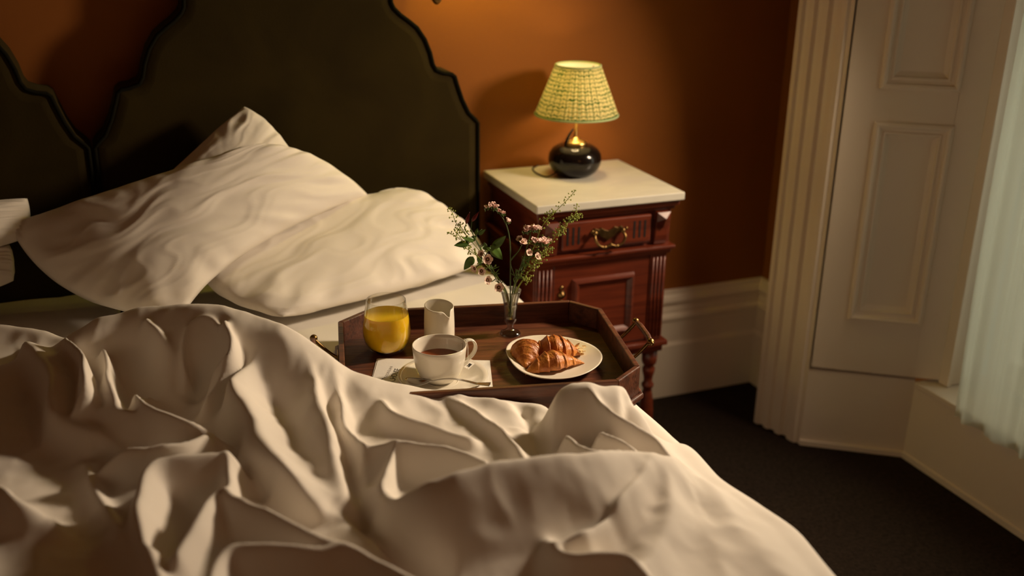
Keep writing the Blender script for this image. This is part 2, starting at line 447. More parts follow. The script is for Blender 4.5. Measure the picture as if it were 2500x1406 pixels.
make_bed(0.0, .935, 'single bed under white sheets next to the nightstand')
make_bed(-.96, -.012, 'single bed at the left edge, pushed against the other bed')

# headboards: velvet, arched in three steps
def headboard(cx, label):
    hb = empty('headboard', (cx, -.10, 0), label, 'headboard', 'matching scalloped headboards')
    half = [(.490, .02), (.490, .978), (.482, .990), (.462, 1.010), (.445, 1.045), (.431, 1.085), (.424, 1.108), (.413, 1.117), (.392, 1.120), (.372, 1.128),
            (.364, 1.142), (.357, 1.172), (.343, 1.207), (.322, 1.238), (.300, 1.256), (.278, 1.272), (.262, 1.288), (.256, 1.300), (.254, 1.325), (.246, 1.342),
            (.222, 1.362), (.19, 1.385), (.15, 1.402), (.10, 1.413), (.05, 1.419), (0, 1.421)]
    out = half + [(-x, z) for x, z in half[-2::-1]]
    o2 = [Vector((x, 0, z)) for x, z in out]
    # rounded face: offset rings inward while stepping out
    n = len(out); ctr = Vector((0, 0, .7))
    def ring(inset, y):
        r = []
        for i, p in enumerate(o2):
            a = o2[max(i - 1, 0)]; c = o2[min(i + 1, n - 1)]; t = (c - a).normalized(); nn = Vector((t.z, 0, -t.x))
            if i in (0, n - 1): nn = Vector((1, 0, 0)) if p.x > 0 else Vector((-1, 0, 0))
            if nn.dot(p - ctr) < 0: nn = -nn
            q = p - nn * inset; r.append(Vector((q.x, y, q.z)))
        h2 = n // 2
        for i in range(1, h2 + 1):       # keep the inner rings free of folds at the re-entrant steps
            r[i].z = max(r[i].z, r[i - 1].z + .0002); r[i].x = min(r[i].x, r[i - 1].x - (.0001 if i > 1 else 0))
            j = n - 1 - i; r[j].z = r[i].z; r[j].x = -r[i].x
        return r
    mb = MB(); vs = []; rings = [ring(0, .098), ring(0, .014), ring(.002, .006), ring(.007, .0005), ring(.014, -.001), ring(.022, -.0045), ring(.032, -.0055)]
    for r in rings: vs += r
    fs = []
    for k in range(len(rings) - 1):
        for i in range(n):
            j = (i + 1) % n; fs.append((k * n + i, k * n + j, (k + 1) * n + j, (k + 1) * n + i))
    for o_ in (0, (len(rings) - 1) * n):
        for i in range(n // 2):
            q = (o_ + i, o_ + i + 1, o_ + n - 2 - i, o_ + n - 1 - i); q = tuple(dict.fromkeys(q))
            if len(q) > 2: fs.append(q)
    po = mb.add(vs, fs).build('panel', M['velvet'], hb, auto=True)
    for p in po.data.polygons:
        if abs(p.normal.y) > .999: p.use_smooth = False
    MB().tube([p + Vector((0, 0, 0)) for p in ring(.004, -.0015)], .0048, 8).build('piping', M['piping'], hb, smooth=True)
    return hb
headboard(.463, 'olive velvet scalloped headboard behind the stacked white pillows')
headboard(-.523, 'dark velvet headboard cut off by the left edge of the photo')

# ------------------------------------------------------------------ pillows
def quad_curve(a, m, b, t):
    # parabola through a, m (t=.5), b
    c = m * 2 - (a + b) * .5
    return a * (1 - t) ** 2 + c * 2 * t * (1 - t) + b * t * t
def pillow(name, A, B, C, D, ab=None, bc=None, cd_=None, da=None, thick=.09, seed=0, label='', group='white pillows on the beds', wr=.012, back=.7, dirw=0.0):
    A, B, C, D = map(Vector, (A, B, C, D))
    ab = Vector(ab) if ab else (A + B) / 2; bc = Vector(bc) if bc else (B + C) / 2
    cd_ = Vector(cd_) if cd_ else (C + D) / 2; da = Vector(da) if da else (D + A) / 2
    n = 90; nrm = ((C - A).cross(D - B)).normalized()
    if nrm.z < 0 and abs(nrm.z) > .1: nrm = -nrm
    if nrm.y > .6: nrm = -nrm
    vs = []; fs = []
    for side in (1, -1):
        for j in range(n + 1):
            for i in range(n + 1):
                u = i / n
                u0, v0 = 2 * u - 1, 2 * j / n - 1
                u = .5 + .5 * u0 * math.sqrt(1 - .045 * v0 * v0 * u0 * u0); v = .5 + .5 * v0 * math.sqrt(1 - .045 * u0 * u0 * v0 * v0)
                e = quad_curve(A, ab, B, u) * (1 - v) + quad_curve(D, cd_, C, u) * v
                g = quad_curve(A, da, D, v) * (1 - u) + quad_curve(B, bc, C, v) * u
                h = A * (1 - u) * (1 - v) + B * u * (1 - v) + C * u * v + D * (1 - u) * v
                p = e + g - h
                su, sv = u0, v0
                pr = max(0, (1 - su ** 2) * (1 - sv ** 2))
                infl = pr ** .42
                edge = (1 - pr ** .5) ** 1.8
                q = Vector((su * 2.0 + seed * 3.1, sv * 1.6, seed * 7.7))
                warp = noise.noise(q * 1.3) * 1.2
                # folds running in from the seams plus long diagonal drags
                ang = math.atan2(sv, su)
                rad = noise.noise(Vector((math.cos(ang) * 6.5 + seed, math.sin(ang) * 6.5, (abs(su) + abs(sv)) * .5)))
                drag = noise.noise(Vector(((su * math.sin(dirw) + sv * math.cos(dirw)) * 2.0 + warp * .7, (su * math.cos(dirw) - sv * math.sin(dirw)) * .8, seed * 2.3)))
                drag2 = noise.noise(Vector(((su * math.sin(dirw + .3) + sv * math.cos(dirw + .3)) * 5 + warp * 1.5, (su - sv) * .8, seed * 5.1)))
                ridge = (1 - abs(drag) * 2.2)
                ridge2 = max(0, 1 - abs(drag2) * 4)
                wgt = min(1, pr * 6 + .12)
                d = side * (thick if side > 0 else thick * back) * infl + (wr * rad * edge * 1.9 + wr * .55 * ridge + wr * .12 * ridge2) * wgt * (1 if side > 0 else .5)
                # small lap at the seam
                p = p + nrm * d
                if pr < .02: p += nrm * (noise.noise(Vector((u * 6, v * 6, seed))) * .012)
                vs.append(p)
        off = (n + 1) ** 2 if side < 0 else 0
        for j in range(n):
            for i in range(n):
                a = off + j * (n + 1) + i; f = (a, a + 1, a + n + 2, a + n + 1)
                fs.append(f if side > 0 else f[::-1])
    # same rim verts on both sides
    m = (n + 1) ** 2
    for j in range(n + 1):
        for i in range(n + 1):
            if i in (0, n) or j in (0, n):
                k = j * (n + 1) + i; mid = (vs[k] + vs[m + k]) / 2; vs[k] = mid; vs[m + k] = mid.copy()
    c = sum(vs, Vector()) / len(vs); zmin = min(v.z for v in vs); base = Vector((c.x, c.y, zmin))
    mb = MB().add([v - base for v in vs], fs); me = mb.mesh(name)
    o = link(name, me, M['cotton'], None, True, base)
    return tag(o, label, 'pillow', group)

pillow('pillow', (.13, -.20, .79), (.72, -.175, .835), (.905, -.345, .668), (.325, -.535, .662), ab=(.42, -.19, .80), bc=(.835, -.22, .765), cd_=(.64, -.43, .652), da=(.19, -.40, .70),
       thick=.062, seed=1, back=.35, label='white pillow lying lowest of the stack, its corner near the nightstand', wr=.014, dirw=.35)
pillow('pillow', (-.02, -.22, .80), (.325, -.165, 1.075), (.47, -.20, .87), (.20, -.33, .76), ab=(.17, -.19, .955), bc=(.405, -.18, .995),
       thick=.05, seed=5, back=.3, label='white pillow at the back of the stack with only its peak showing', wr=.009)
pillow('pillow', (-.235, -.17, .832), (.325, -.285, 1.005), (.625, -.205, .832), (.118, -.485, .668), ab=(.04, -.225, .912), bc=(.475, -.235, .952), cd_=(.290, -.365, .772), da=(-.105, -.34, .705),
       thick=.075, seed=3, back=.25, label='large white pillow resting on top of the pillow stack', wr=.013, dirw=-.25)
pillow('pillow', (-.75, -.17, .86), (-.175, -.155, .885), (-.185, -.20, .80), (-.72, -.32, .74), thick=.045, seed=9,
       label='white pillow upright at the far left edge, its corner showing', wr=.008)
pillow('pillow', (-.80, -.26, .72), (-.225, -.19, .79), (-.225, -.235, .715), (-.75, -.50, .68), thick=.040, seed=12,
       label='white pillow low at the left edge beneath the upright one', wr=.008)

# ------------------------------------------------------------------ duvet
def duvet():
    # crest lines measured on the photo: (u, v, height above the sheet); widths in metres on the left / right of the line's direction
    RG = [
        # back roll
        ([(120, 860, .08), (170, 825, .11), (250, 774, .155), (330, 754, .170), (470, 745, .185), (560, 755, .185), (640, 777, .180), (720, 812, .165), (800, 868, .13), (860, 905, .10), (920, 926, .09), (1000, 950, .07), (1070, 967, .052)], .050, .13, 2.0),
        ([(-200, 765, .085), (-60, 768, .09), (60, 771, .09), (150, 779, .09), (205, 788, .09)], .05, .09, 2),
        # hook folds on the front of the roll
        ([(350, 757, .185), (385, 800, .165), (423, 855, .13)], .03, .035, 1.3),
        ([(545, 775, .19), (566, 825, .175), (552, 866, .155), (525, 890, .135)], .03, .025, 1.3),
        ([(560, 845, .165), (545, 800, .18), (505, 776, .18), (462, 782, .175), (440, 810, .165), (446, 845, .15)], .014, .020, 1.3),
        ([(246, 822, .15), (262, 880, .15), (270, 930, .14), (285, 985, .115)], .022, .030, 1.25),
        ([(563, 855, .155), (540, 905, .13), (502, 962, .10)], .018, .02, 1.2),
        ([(160, 815, .145), (195, 855, .165), (208, 910, .16), (188, 965, .13)], .022, .03, 1.2),
        ([(60, 835, .10), (90, 842, .14), (104, 885, .15), (108, 945, .14), (140, 990, .12), (215, 1040, .095)], .07, .025, 1.2),
        # S ridge
        ([(365, 926, .105), (342, 942, .115), (335, 962, .12), (375, 993, .125), (445, 1020, .12), (509, 1031, .115), (584, 1042, .105)], .028, .026, 1.3),
        ([(200, 995, .10), (300, 1000, .11), (400, 1040, .09)], .04, .03, 1.5),
        # hanging flap
        ([(640, 880, .12), (560, 925, .135), (584, 988, .14), (616, 1063, .135), (681, 1133, .12), (766, 1226, .09), (800, 1262, .07)], .085, .022, 1.25),
        ([(740, 880, .12), (775, 940, .115), (800, 1035, .11), (825, 1120, .095), (862, 1215, .075), (880, 1275, .055)], .018, .07, 1.4),
        # ridges of the left middle
        ([(245, 1110, .09), (300, 1088, .105), (375, 1085, .11), (450, 1075, .11), (500, 1057, .105)], .022, .03, 1.2),
        ([(560, 1105, .12), (470, 1110, .125), (375, 1127, .125), (335, 1170, .125), (330, 1250, .12), (350, 1330, .11), (380, 1400, .10), (420, 1480, .10)], .055, .030, 1.3),
        ([(555, 1107, .12), (558, 1160, .12), (552, 1208, .12)], .03, .02, 1.3),
        ([(430, 1350, .11), (480, 1270, .12), (520, 1210, .12), (552, 1205, .12), (643, 1245, .12), (750, 1300, .115), (857, 1337, .11), (965, 1390, .11), (1080, 1460, .10)], .028, .045, 1.3),
        ([(500, 1460, .10), (545, 1340, .115), (640, 1330, .115), (740, 1332, .115), (838, 1345, .105)], .02, .045, 1.5),
        ([(-120, 1165, .09), (0, 1188, .10), (40, 1218, .10), (118, 1256, .08)], .03, .05, 1.4),
        ([(205, 1090, .085), (222, 1140, .095), (250, 1200, .095), (290, 1290, .09), (330, 1400, .08)], .02, .045, 1.3),
        # large near fold
        ([(925, 1190, .09), (960, 1210, .12), (1000, 1200, .135), (1060, 1176, .155), (1164, 1144, .165), (1299, 1118, .165), (1424, 1108, .155), (1540, 1108, .125), (1640, 1118, .095), (1700, 1160, .06)], .045, .095, 1.5),
        ([(1600, 1120, .10), (1565, 1160, .115), (1450, 1275, .115), (1360, 1330, .10)], .03, .022, 1.3),
        ([(1340, 1325, .09), (1351, 1334, .10), (1414, 1349, .11), (1528, 1344, .11), (1580, 1400, .10)], .03, .03, 1.3),
        ([(1620, 1150, .085), (1640, 1250, .085), (1560, 1400, .085)], .05, .07, 1.6),
        # middle, between tray and near fold
        ([(820, 930, .095), (835, 985, .095), (840, 1040, .09), (876, 1080, .095), (880, 1110, .085)], .02, .02, 1.2),
        ([(880, 1096, .085), (925, 1084, .10), (972, 1076, .11), (1091, 1090, .11), (1185, 1122, .105)], .028, .03, 1.2),
        ([(968, 1080, .10), (945, 1140, .105), (925, 1188, .10)], .015, .03, 1.2),
        ([(930, 980, .08), (960, 1010, .085), (1070, 1045, .075), (1150, 1070, .07)], .025, .03, 1.3),
        ([(1075, 972, .05), (1120, 985, .065), (1200, 1028, .075), (1240, 1070, .075), (1272, 1112, .08)], .025, .018, 1.2),
        ([(1060, 967, .05), (1120, 970, .058), (1180, 973, .06), (1250, 990, .055), (1320, 1001, .05)], .02, .04, 1.6),
        ([(1255, 1000, .05), (1280, 1030, .055), (1285, 1060, .05)], .012, .012, 1.2),
        # puff by the tray corner
        ([(1322, 1035, .06), (1345, 985, .10), (1370, 950, .13), (1424, 935, .14), (1465, 946, .135), (1520, 950, .125), (1536, 985, .10)], .022, .080, 2.4),
        ([(1440, 958, .135), (1492, 1000, .132), (1550, 1028, .12), (1611, 1062, .10), (1645, 1110, .08)], .03, .018, 1.2),
        ([(1465, 1050, .11), (1510, 1068, .11), (1560, 1095, .10)], .024, .022, 1.4),
        ([(1380, 1060, .10), (1440, 1096, .11), (1520, 1100, .11)], .028, .022, 1.5),
        ([(1555, 1000, .05), (1600, 1050, .05), (1680, 1120, .05), (1780, 1250, .05)], .03, .04, 1.6),
    ]
    # hollows: (u, v, depth) lines
    VL = [
        ([(455, 790, .19), (490, 820, .17), (470, 850, .15)], .03, .05),
        ([(300, 830, .14), (330, 900, .12), (430, 930, .11)], .05, .035),
        ([(880, 1255, .06), (905, 1300, .06), (960, 1350, .06), (1050, 1420, .06)], .022, .05),
        ([(845, 1125, .07), (872, 1200, .06), (884, 1260, .06)], .014, .03),
        ([(470, 1165, .12), (430, 1230, .11), (386, 1310, .11)], .012, .03),
        ([(470, 1040, .09), (560, 1085, .08)], .016, .03),
        ([(530, 1010, .09), (590, 1090, .08), (640, 1180, .08)], .018, .035),
        ([(1275, 1010, .04), (1300, 1070, .05), (1330, 1098, .07)], .014, .03),
        ([(60, 920, .08), (100, 1050, .07), (180, 1150, .05), (240, 1300, .05)], .05, .04),
        ([(1480, 1320, .09), (1500, 1290, .09)], .02, .02),
    ]
    x0, x1, y1, y0 = -1.02, .885, -.40, -2.14
    R_ = .045
    drop = .30
    stp = .0045
    smax = x1 + R_ * PI / 2 + drop
    S = np.arange(x0, smax, stp); T = np.arange(0, (y1 - y0) + R_ * PI / 2 + .22, stp)
    SS, TT = np.meshgrid(S, T)
    X = np.where(SS < x1, SS, x1 + 0 * SS); Y = np.where(TT < (y1 - y0), y1 - TT, y0)
    def fbm(X, Y, sc, seed, oct=3):
        out = np.zeros(X.shape); fl = out.ravel(); xs = (X * sc).ravel(); ys = (Y * sc).ravel()
        for i in range(fl.size):
            fl[i] = noise.fractal(Vector((xs[i], ys[i], seed)), .9, 2.1, oct)
        return out
    sub = 3
    def lowres(sc, seed, oct=2):
        a = fbm(X[::sub, ::sub], Y[::sub, ::sub], sc, seed, oct)
        # bilinear upsample
        jj = np.arange(X.shape[0]) / sub; ii = np.arange(X.shape[1]) / sub
        j0 = np.clip(np.floor(jj).astype(int), 0, a.shape[0] - 2); i0 = np.clip(np.floor(ii).astype(int), 0, a.shape[1] - 2)
        fj = np.clip((jj - j0), 0, 1)[:, None]; fi = np.clip((ii - i0), 0, 1)[None, :]
        return (a[j0][:, i0] * (1 - fj) * (1 - fi) + a[j0 + 1][:, i0] * fj * (1 - fi) + a[j0][:, i0 + 1] * (1 - fj) * fi + a[j0 + 1][:, i0 + 1] * fj * fi)
    wx = lowres(7, 1.3) * .008; wy = lowres(7, 9.1) * .008
    PX, PY = X + wx, Y + wy
    def line(pts):
        pts = [at_z(u, v, ZB + h) for u, v, h in pts]
        return [(p.x, p.y, p.z - ZB) for p in (spl(pts, 4) if len(pts) > 2 else pts)]
    def dist(pl):
        best = np.full(X.shape, 9.); H = np.zeros(X.shape); sd = np.zeros(X.shape)
        for a, b in zip(pl[:-1], pl[1:]):
            dx, dy = b[0] - a[0], b[1] - a[1]; L2 = dx * dx + dy * dy + 1e-12
            t = np.clip(((PX - a[0]) * dx + (PY - a[1]) * dy) / L2, 0, 1)
            qx = PX - a[0] - t * dx; qy = PY - a[1] - t * dy; d = np.sqrt(qx * qx + qy * qy)
            m = d < best
            best = np.where(m, d, best); H = np.where(m, a[2] + (b[2] - a[2]) * t, H)
            sd = np.where(m, dx * qy - dy * qx, sd)
        return best, H, sd
    k = .010
    base = .045 + .012 * lowres(3.1, 4.4)
    # broad loft under the back roll and the folds
    acc = np.exp(base / k)
    for pts, wl, wr_, pw in RG:
        d, H, sd = dist(line(pts))
        tt = np.clip(sd / np.maximum(d, 1e-6) / .02 * .3 + .5, 0, 1)
        side = 1 / (1 + np.exp(-np.clip(sd * 1e9, -1, 1) * 50))
        w = np.where(sd > 0, wl, wr_)
        q = d / w
        c = H * np.exp(-(q ** pw) * .9) if pw > 1.7 else H * (1 / (1 + (q ** 1.5) * .9)) * np.exp(-(q * .35) ** 2)
        acc += np.exp(np.minimum(c, .3) / k)
    Z = k * np.log(acc) - k * .8
    for pts, w, dep in VL:
        d, H, sd = dist(line(pts)); Z -= dep * np.exp(-(d / w) ** 2) * np.clip(Z / .08, 0, 1)
    # fine creases
    n1 = lowres(11, 2.2, 2); n2 = lowres(26, 6.6, 2)
    Z += .0035 * (1 - np.abs(n1) * 2.5) + .0006 * (1 - np.abs(n2) * 3)
    # thin out towards the border lines; the rear border follows the measured edge
    bx = np.array([-1.1, -.36, -.25, -.16, -.08, .0, .12, .22, .30, .36, .42, .52, .60, .70, .715, .76, .84, .95])
    by = np.array([-.40, -.43, -.44, -.50, -.585, -.65, -.71, -.76, -.81, -.87, -.93, -1.005, -1.045, -1.115, -1.19, -1.185, -1.27, -1.34])
    edge = np.interp(X, bx, by) + .004 * lowres(9, 3.3)
    e = edge - Y                                # >0 inside the duvet
    f = np.clip(e / .05, 0, 1); f = np.sqrt(np.clip(1 - (1 - f) ** 2, 0, 1))
    # right border: the cover gets thin and falls over the bed side
    g = np.clip((.93 - SS) / .13, 0, 1); g = g * g * (3 - 2 * g)
    Z = Z * (.12 + .88 * g)
    Z = np.maximum(Z, .012) * f + .010
    over = np.clip(SS - x1, 0, 9); overT = np.clip(TT - (y1 - y0), 0, 9)
    wob = .016 * lowres(5, 7.7) + .010 * np.sin(Y * 11 + 2 * np.sin(Y * 4))
    a = np.clip(over / R_, 0, PI / 2); dn = np.clip(over - R_ * PI / 2, 0, 9)
    Xo = np.where(SS < x1, X, x1 + R_ * np.sin(a)) + wob * np.clip((SS - .72) / .2, 0, 1)
    b = np.clip(overT / R_, 0, PI / 2); dnT = np.clip(overT - R_ * PI / 2, 0, 9)
    Yo = np.where(overT > 0, y0 - R_ * np.sin(b), Y)
    Zo = ZB + Z - R_ * (1 - np.cos(a)) - dn - R_ * (1 - np.cos(b)) - dnT
    Zo = np.where(over > 0, Zo, Zo)
    Xo = Xo + np.where(over > 0, Z * .4, 0)
    keep = e > -.004
    # keep flap sides in from the rear: drop side follows the same border
    idx = -np.ones(X.shape, int); idx[keep] = np.arange(keep.sum())
    verts = np.stack([Xo[keep], Yo[keep], Zo[keep]], 1)
    org = Vector((.2, -1.4, ZB)); verts -= np.array(org)
    A_ = idx[:-1, :-1]; B_ = idx[:-1, 1:]; C_ = idx[1:, 1:]; D_ = idx[1:, :-1]
    ok = (A_ >= 0) & (B_ >= 0) & (C_ >= 0) & (D_ >= 0)
    faces = np.stack([A_[ok], D_[ok], C_[ok], B_[ok]], 1)
    me = bpy.data.meshes.new('duvet'); me.from_pydata(verts.tolist(), [], faces.tolist()); me.update()
    o = link('duvet', me, M['cotton'], None, True, org)
    s = o.modifiers.new('smooth', 'SMOOTH'); s.factor = .5; s.iterations = 5
    t = o.modifiers.new('solid', 'SOLIDIFY'); t.thickness = .006; t.offset = -1
    return tag(o, 'rumpled white duvet thrown back across the bed in deep folds', 'duvet')
duvet()

# ------------------------------------------------------------------ tray
ZT = .645                                      # top of the tray floor
EX = Vector((.978, -.209, 0)); EY = Vector((.209, .978, 0)); TC = Vector((.675, -.887, 0))
ang = math.atan2(EX.y, EX.x)
tray = empty('serving_tray', (TC.x, TC.y, .625), 'dark wooden octagonal serving tray with brass handles on the bed', 'tray', rz=ang)
HX, HY, CH = .292, .215, .060
def octo(dx, dy=None):
    dy = dx if dy is None else dy
    a, b, c = HX + dx, HY + dy, CH + dx * .6
    return [(a - c, -b), (a, -b + c), (a, b - c), (a - c, b), (-a + c, b), (-a, b - c), (-a, -b + c), (-a + c, -b)]
z0 = 0
def obox(mb, o1, o2, za, zb, i):
    j = (i + 1) % 8
    q = [o1[i], o1[j], o2[j], o2[i]]
    mb.prism(q, za, zb)
MB().prism(octo(-.004), 0.0, ZT - .625).build('floor_panel', M['traywood'], tray, bevel=.001)
o_out, o_in = octo(0), octo(-.011)
for i in range(8):
    mb = MB(); obox(mb, o_in, o_out, .004, .068, i); mb.build('side_board', M['traywood'], tray, bevel=.002)
mo = MB(); o_m = octo(.009)
for i in range(8): obox(mo, o_out, o_m, -.002, .010, i)
mo.build('base_moulding', M['traywood'], tray, bevel=.003)
for sgn in (-1, 1):
    X = sgn * (HX + .002)
    hd = MB().tube(spl([(sgn * (HX + .050), -.052, .074), (sgn * (HX + .052), -.03, .075), (sgn * (HX + .052), .03, .075), (sgn * (HX + .050), .052, .074)], 4),
                   [.0042, .0045, .0055, .0052, .0062, .0064, .0062, .0064, .0064, .0052, .0055, .0045, .0042], 12).build('handle', M['traywood'], tray, smooth=True)
    for y in (-.052, .052):
        s = 1 if y > 0 else -1
        MB().tube(spl([(X, y - s * .004, .030), (sgn * (HX + .018), y, .040), (sgn * (HX + .036), y, .058), (sgn * (HX + .050), y, .074)], 5), .0036, 8).build('handle_post', M['brass'], hd, smooth=True)
        MB().lathe([(0, -.008), (.004, -.007), (.0075, -.003), (.008, 0), (.0075, .003), (.004, .006), (.0045, .009), (.003, .012), (0, .013)], 16, (sgn * (HX + .050), y + s * .004, .074), axis=(0, s, 0)).build('finial', M['brass'], hd, smooth=True)
        MB().box(X - .002, X + .002, y - .016, y + .016, .016, .042).build('mounting_plate', M['brass'], hd, bevel=.002)

# ------------------------------------------------------------------ things on the tray
# juice tumbler
gl = empty('juice_glass', (.507, -.760, ZT), 'stemless clear glass of orange juice at the back left of the tray', 'glass')
outer = [(.001, 0), (.024, 0), (.030, .002), (.040, .012), (.047, .026), (.0505, .042), (.0508, .052), (.049, .070), (.0455, .092), (.0420, .112), (.0412, .119)]
inner = [(.0404, .119), (.0412, .112), (.0447, .092), (.0482, .070), (.0499, .052), (.0495, .042), (.0455, .028), (.0385, .016), (.028, .009), (.001, .008)]
MB().shell(outer + [(.0406, .1197)] + inner, 64).build('tumbler', M['glass'], gl, smooth=True)
MB().lathe([(.0001, .0085), (.028, .0085), (.0389, .0158), (.0460, .0278), (.0496, .042), (.0500, .052), (.0483, .070), (.0459, .087), (.0001, .087)], 64).build('juice', M['juice'], gl, smooth=False, auto=True)

# milk jug
cj = empty('milk_jug', (.619, -.772, ZT), 'small cream milk jug with a pinched spout behind the teacup', 'jug')
def jug():
    seg = 72; prof = [(.0005, 0, 0), (.026, 0, 0), (.0295, .003, 0), (.0315, .012, 0), (.0325, .03, 0), (.0325, .055, 0), (.0318, .075, .3), (.0312, .088, .8), (.0312, .094, 1)]
    inn = [(.0288, .0935, 1), (.0288, .086, .8), (.0294, .07, .2), (.0296, .05, 0), (.029, .02, 0), (.024, .008, 0), (.0005, .007, 0)]
    vs = []; fs = []; al = math.radians(-72)
    P_ = prof + [(.030, .0955, 1)] + inn
    for r, z, w in P_:
        for k in range(seg):
            a = 2 * PI * k / seg; d = (a - al + PI) % (2 * PI) - PI
            sp = math.exp(-(d / .16) ** 2); pin = math.exp(-((abs(d) - .42) / .2) ** 2)
            rr = r * (1 + w * (.20 * sp - .05 * pin)); zz = z - w * .012 * math.exp(-(d / .22) ** 2) + w * .004 * math.cos(d + PI)
            vs.append((rr * math.cos(a), rr * math.sin(a), zz))
    for i in range(len(P_) - 1):
        for k in range(seg):
            a, b = i * seg + k, i * seg + (k + 1) % seg; fs.append((a, b, b + seg, a + seg))
    MB().add(vs, fs).build('body', M['stoneware'], cj, smooth=True)
jug()
MB().lathe([(.0001, .040), (.0294, .040), (.0001, .041)], 32).build('milk', M['paper'], cj)

# napkin stack with the printed name
TX, TY = EX.to_2d(), EY.to_2d()
def flat_sheet(name, corners, z, th, parent, m, lift=0):
    n = 14; vs = []; fs = []
    c = [Vector(q) for q in corners]
    for zz in (0, 1):
        for j in range(n + 1):
            for i in range(n + 1):
                u, v = i / n, j / n
                p = c[0] * (1 - u) * (1 - v) + c[1] * u * (1 - v) + c[2] * u * v + c[3] * (1 - u) * v
                vs.append((p.x, p.y, z + zz * th + lift * (abs(noise.noise(Vector((u * 3, v * 3, z * 99))))) * .004))
    m_ = (n + 1) ** 2
    for j in range(n):
        for i in range(n):
            a = j * (n + 1) + i; fs.append((a + m_, a + 1 + m_, a + n + 2 + m_, a + n + 1 + m_)); fs.append((a, a + n + 1, a + n + 2, a + 1))
    bd = [i for i in range(n + 1)] + [j * (n + 1) + n for j in range(1, n + 1)] + [n * (n + 1) + i for i in range(n - 1, -1, -1)] + [j * (n + 1) for j in range(n - 1, 0, -1)]
    for q in range(len(bd)):
        a, b = bd[q], bd[(q + 1) % len(bd)]; fs.append((a, b, b + m_, a + m_))
    return MB().add(vs, fs).build(name, m, parent)
nap = empty('paper_napkin', (.55, -.88, ZT), 'folded white paper napkin with dark lettering under the saucer', 'napkin')
def nz(x, y): return (x - .55, y + .88)
nq = [at_z(u, v, ZT) for u, v in ((897, 950), (920, 877), (1196, 881), (1204, 955))]
nq = [nz(p.x, p.y) for p in nq]
nq[0] = (nq[0][0] - .008, nq[0][1] - .03); 
flat_sheet('lower_ply', nq, .0004, .0008, nap, M['paper'])
nq2 = [(nq[0][0] + .002, nq[0][1] + .002), (nq[1][0] + .003, nq[1][1] - .001), (nq[2][0] - .001, nq[2][1] - .002), (nq[3][0] - .010, nq[3][1] + .006)]
flat_sheet('upper_ply', nq2, .0014, .0008, nap, M['paper'])
def text(body, size, loc, rz, parent, m, name='lettering', space=1.0, sx=1.0):
    cu = bpy.data.curves.new(name, 'FONT'); cu.body = body; cu.size = size; cu.space_character = space; cu.extrude = .0001
    tmp = bpy.data.objects.new(name, cu); COL.objects.link(tmp)
    dg = bpy.context.evaluated_depsgraph_get(); dg.update()
    me = bpy.data.meshes.new_from_object(tmp.evaluated_get(dg)); bpy.data.objects.remove(tmp, do_unlink=True)
    me.materials.clear(); o = link(name, me, m, parent); o.location = loc; o.rotation_euler = (0, 0, rz); o.scale = (sx, 1, 1); return o
# the line of lettering runs away from the viewer along the napkin's left edge
q0 = at_z(957, 930, ZT); q1 = at_z(981, 884, ZT)
tdir = math.atan2(q1.y - q0.y, q1.x - q0.x)
def np_(u, v): p = at_z(u, v, ZT + .002); return (p.x - .55, p.y + .88, .00235)
gq = []
tvec = Vector((math.cos(tdir), math.sin(tdir), 0)); nvec = Vector((-tvec.y, tvec.x, 0))
def loc_(base, al, up): b = Vector(base) + tvec * al + nvec * up; return b
B_ = np_(955, 932)
gpts = []
for k in range(25):
    a = math.radians(40 + 290 * k / 24); gpts.append(loc_(B_, .008 + .0105 * math.cos(a), .0075 + .0135 * math.sin(a)))
gm = MB()
for a, b in zip(gpts[:-1], gpts[1:]):
    d = (b - a).normalized(); nn_ = Vector((-d.y, d.x, 0)) * .0008
    gm.add([a - nn_, b - nn_, b + nn_, a + nn_], [(0, 1, 2, 3)])
gm.build('lettering', M['ink'], nap)
text('HOUSE', .0175, loc_(B_, .0125, -.0055), tdir, nap, M['ink'], space=.95, sx=.9)
text('GEORGIAN', .0085, loc_(B_, .0165, .0125), tdir, nap, M['greyink'], space=1.35)

# saucer, cup, tea, spoon
SC0 = Vector((.570, -.947, ZT + .0022))
sau = empty('saucer', SC0, 'cream porcelain saucer on the napkin beneath the teacup', 'saucer')
MB().shell([(.0005, .0), (.040, 0), (.044, .0012), (.060, .005), (.080, .0125), (.0885, .0165), (.0895, .0178), (.0885, .0190), (.079, .0158), (.060, .0085), (.042, .0045), (.030, .0035), (.0005, .0035)], 72).build('dish', M['porcelain'], sau, smooth=True)
MB().shell([(.0285, .0034), (.030, .0048), (.0315, .0034)], 48).build('well_ring', M['porcelain'], sau, smooth=True)

CZ = SC0.z + .0042
cup = empty('teacup', (SC0.x - .004, SC0.y + .009, CZ), 'cream porcelain cup of black tea standing on the saucer', 'cup')
co = [(.0005, .002), (.026, .002), (.0275, 0), (.0290, 0), (.0310, .003), (.0375, .008), (.0440, .018), (.0485, .032), (.0512, .048), (.0530, .064), (.0537, .074)]
ci = [(.0514, .0742), (.0506, .064), (.0488, .048), (.0460, .032), (.0412, .019), (.034, .010), (.024, .007), (.0005, .006)]
MB().shell(co + [(.0524, .0752)] + ci, 72).build('bowl', M['porcelain'], cup, smooth=True)
MB().lathe([(.0001, .0450), (.0483, .0450), (.0001, .0455)], 64).build('tea', M['tea'], cup)
ha = math.radians(8)
hx, hy = math.cos(ha), math.sin(ha)
hp = spl([(.0515, .066), (.064, .072), (.077, .066), (.081, .053), (.074, .038), (.060, .027), (.0435, .021)], 6) if False else None
pts2 = [(.0505, .064), (.0605, .0715), (.0735, .0690), (.0800, .0570), (.0770, .0430), (.0640, .0310), (.0460, .0250)]
hp = spl([Vector((a * hx, a * hy, b)) for a, b in pts2], 6)
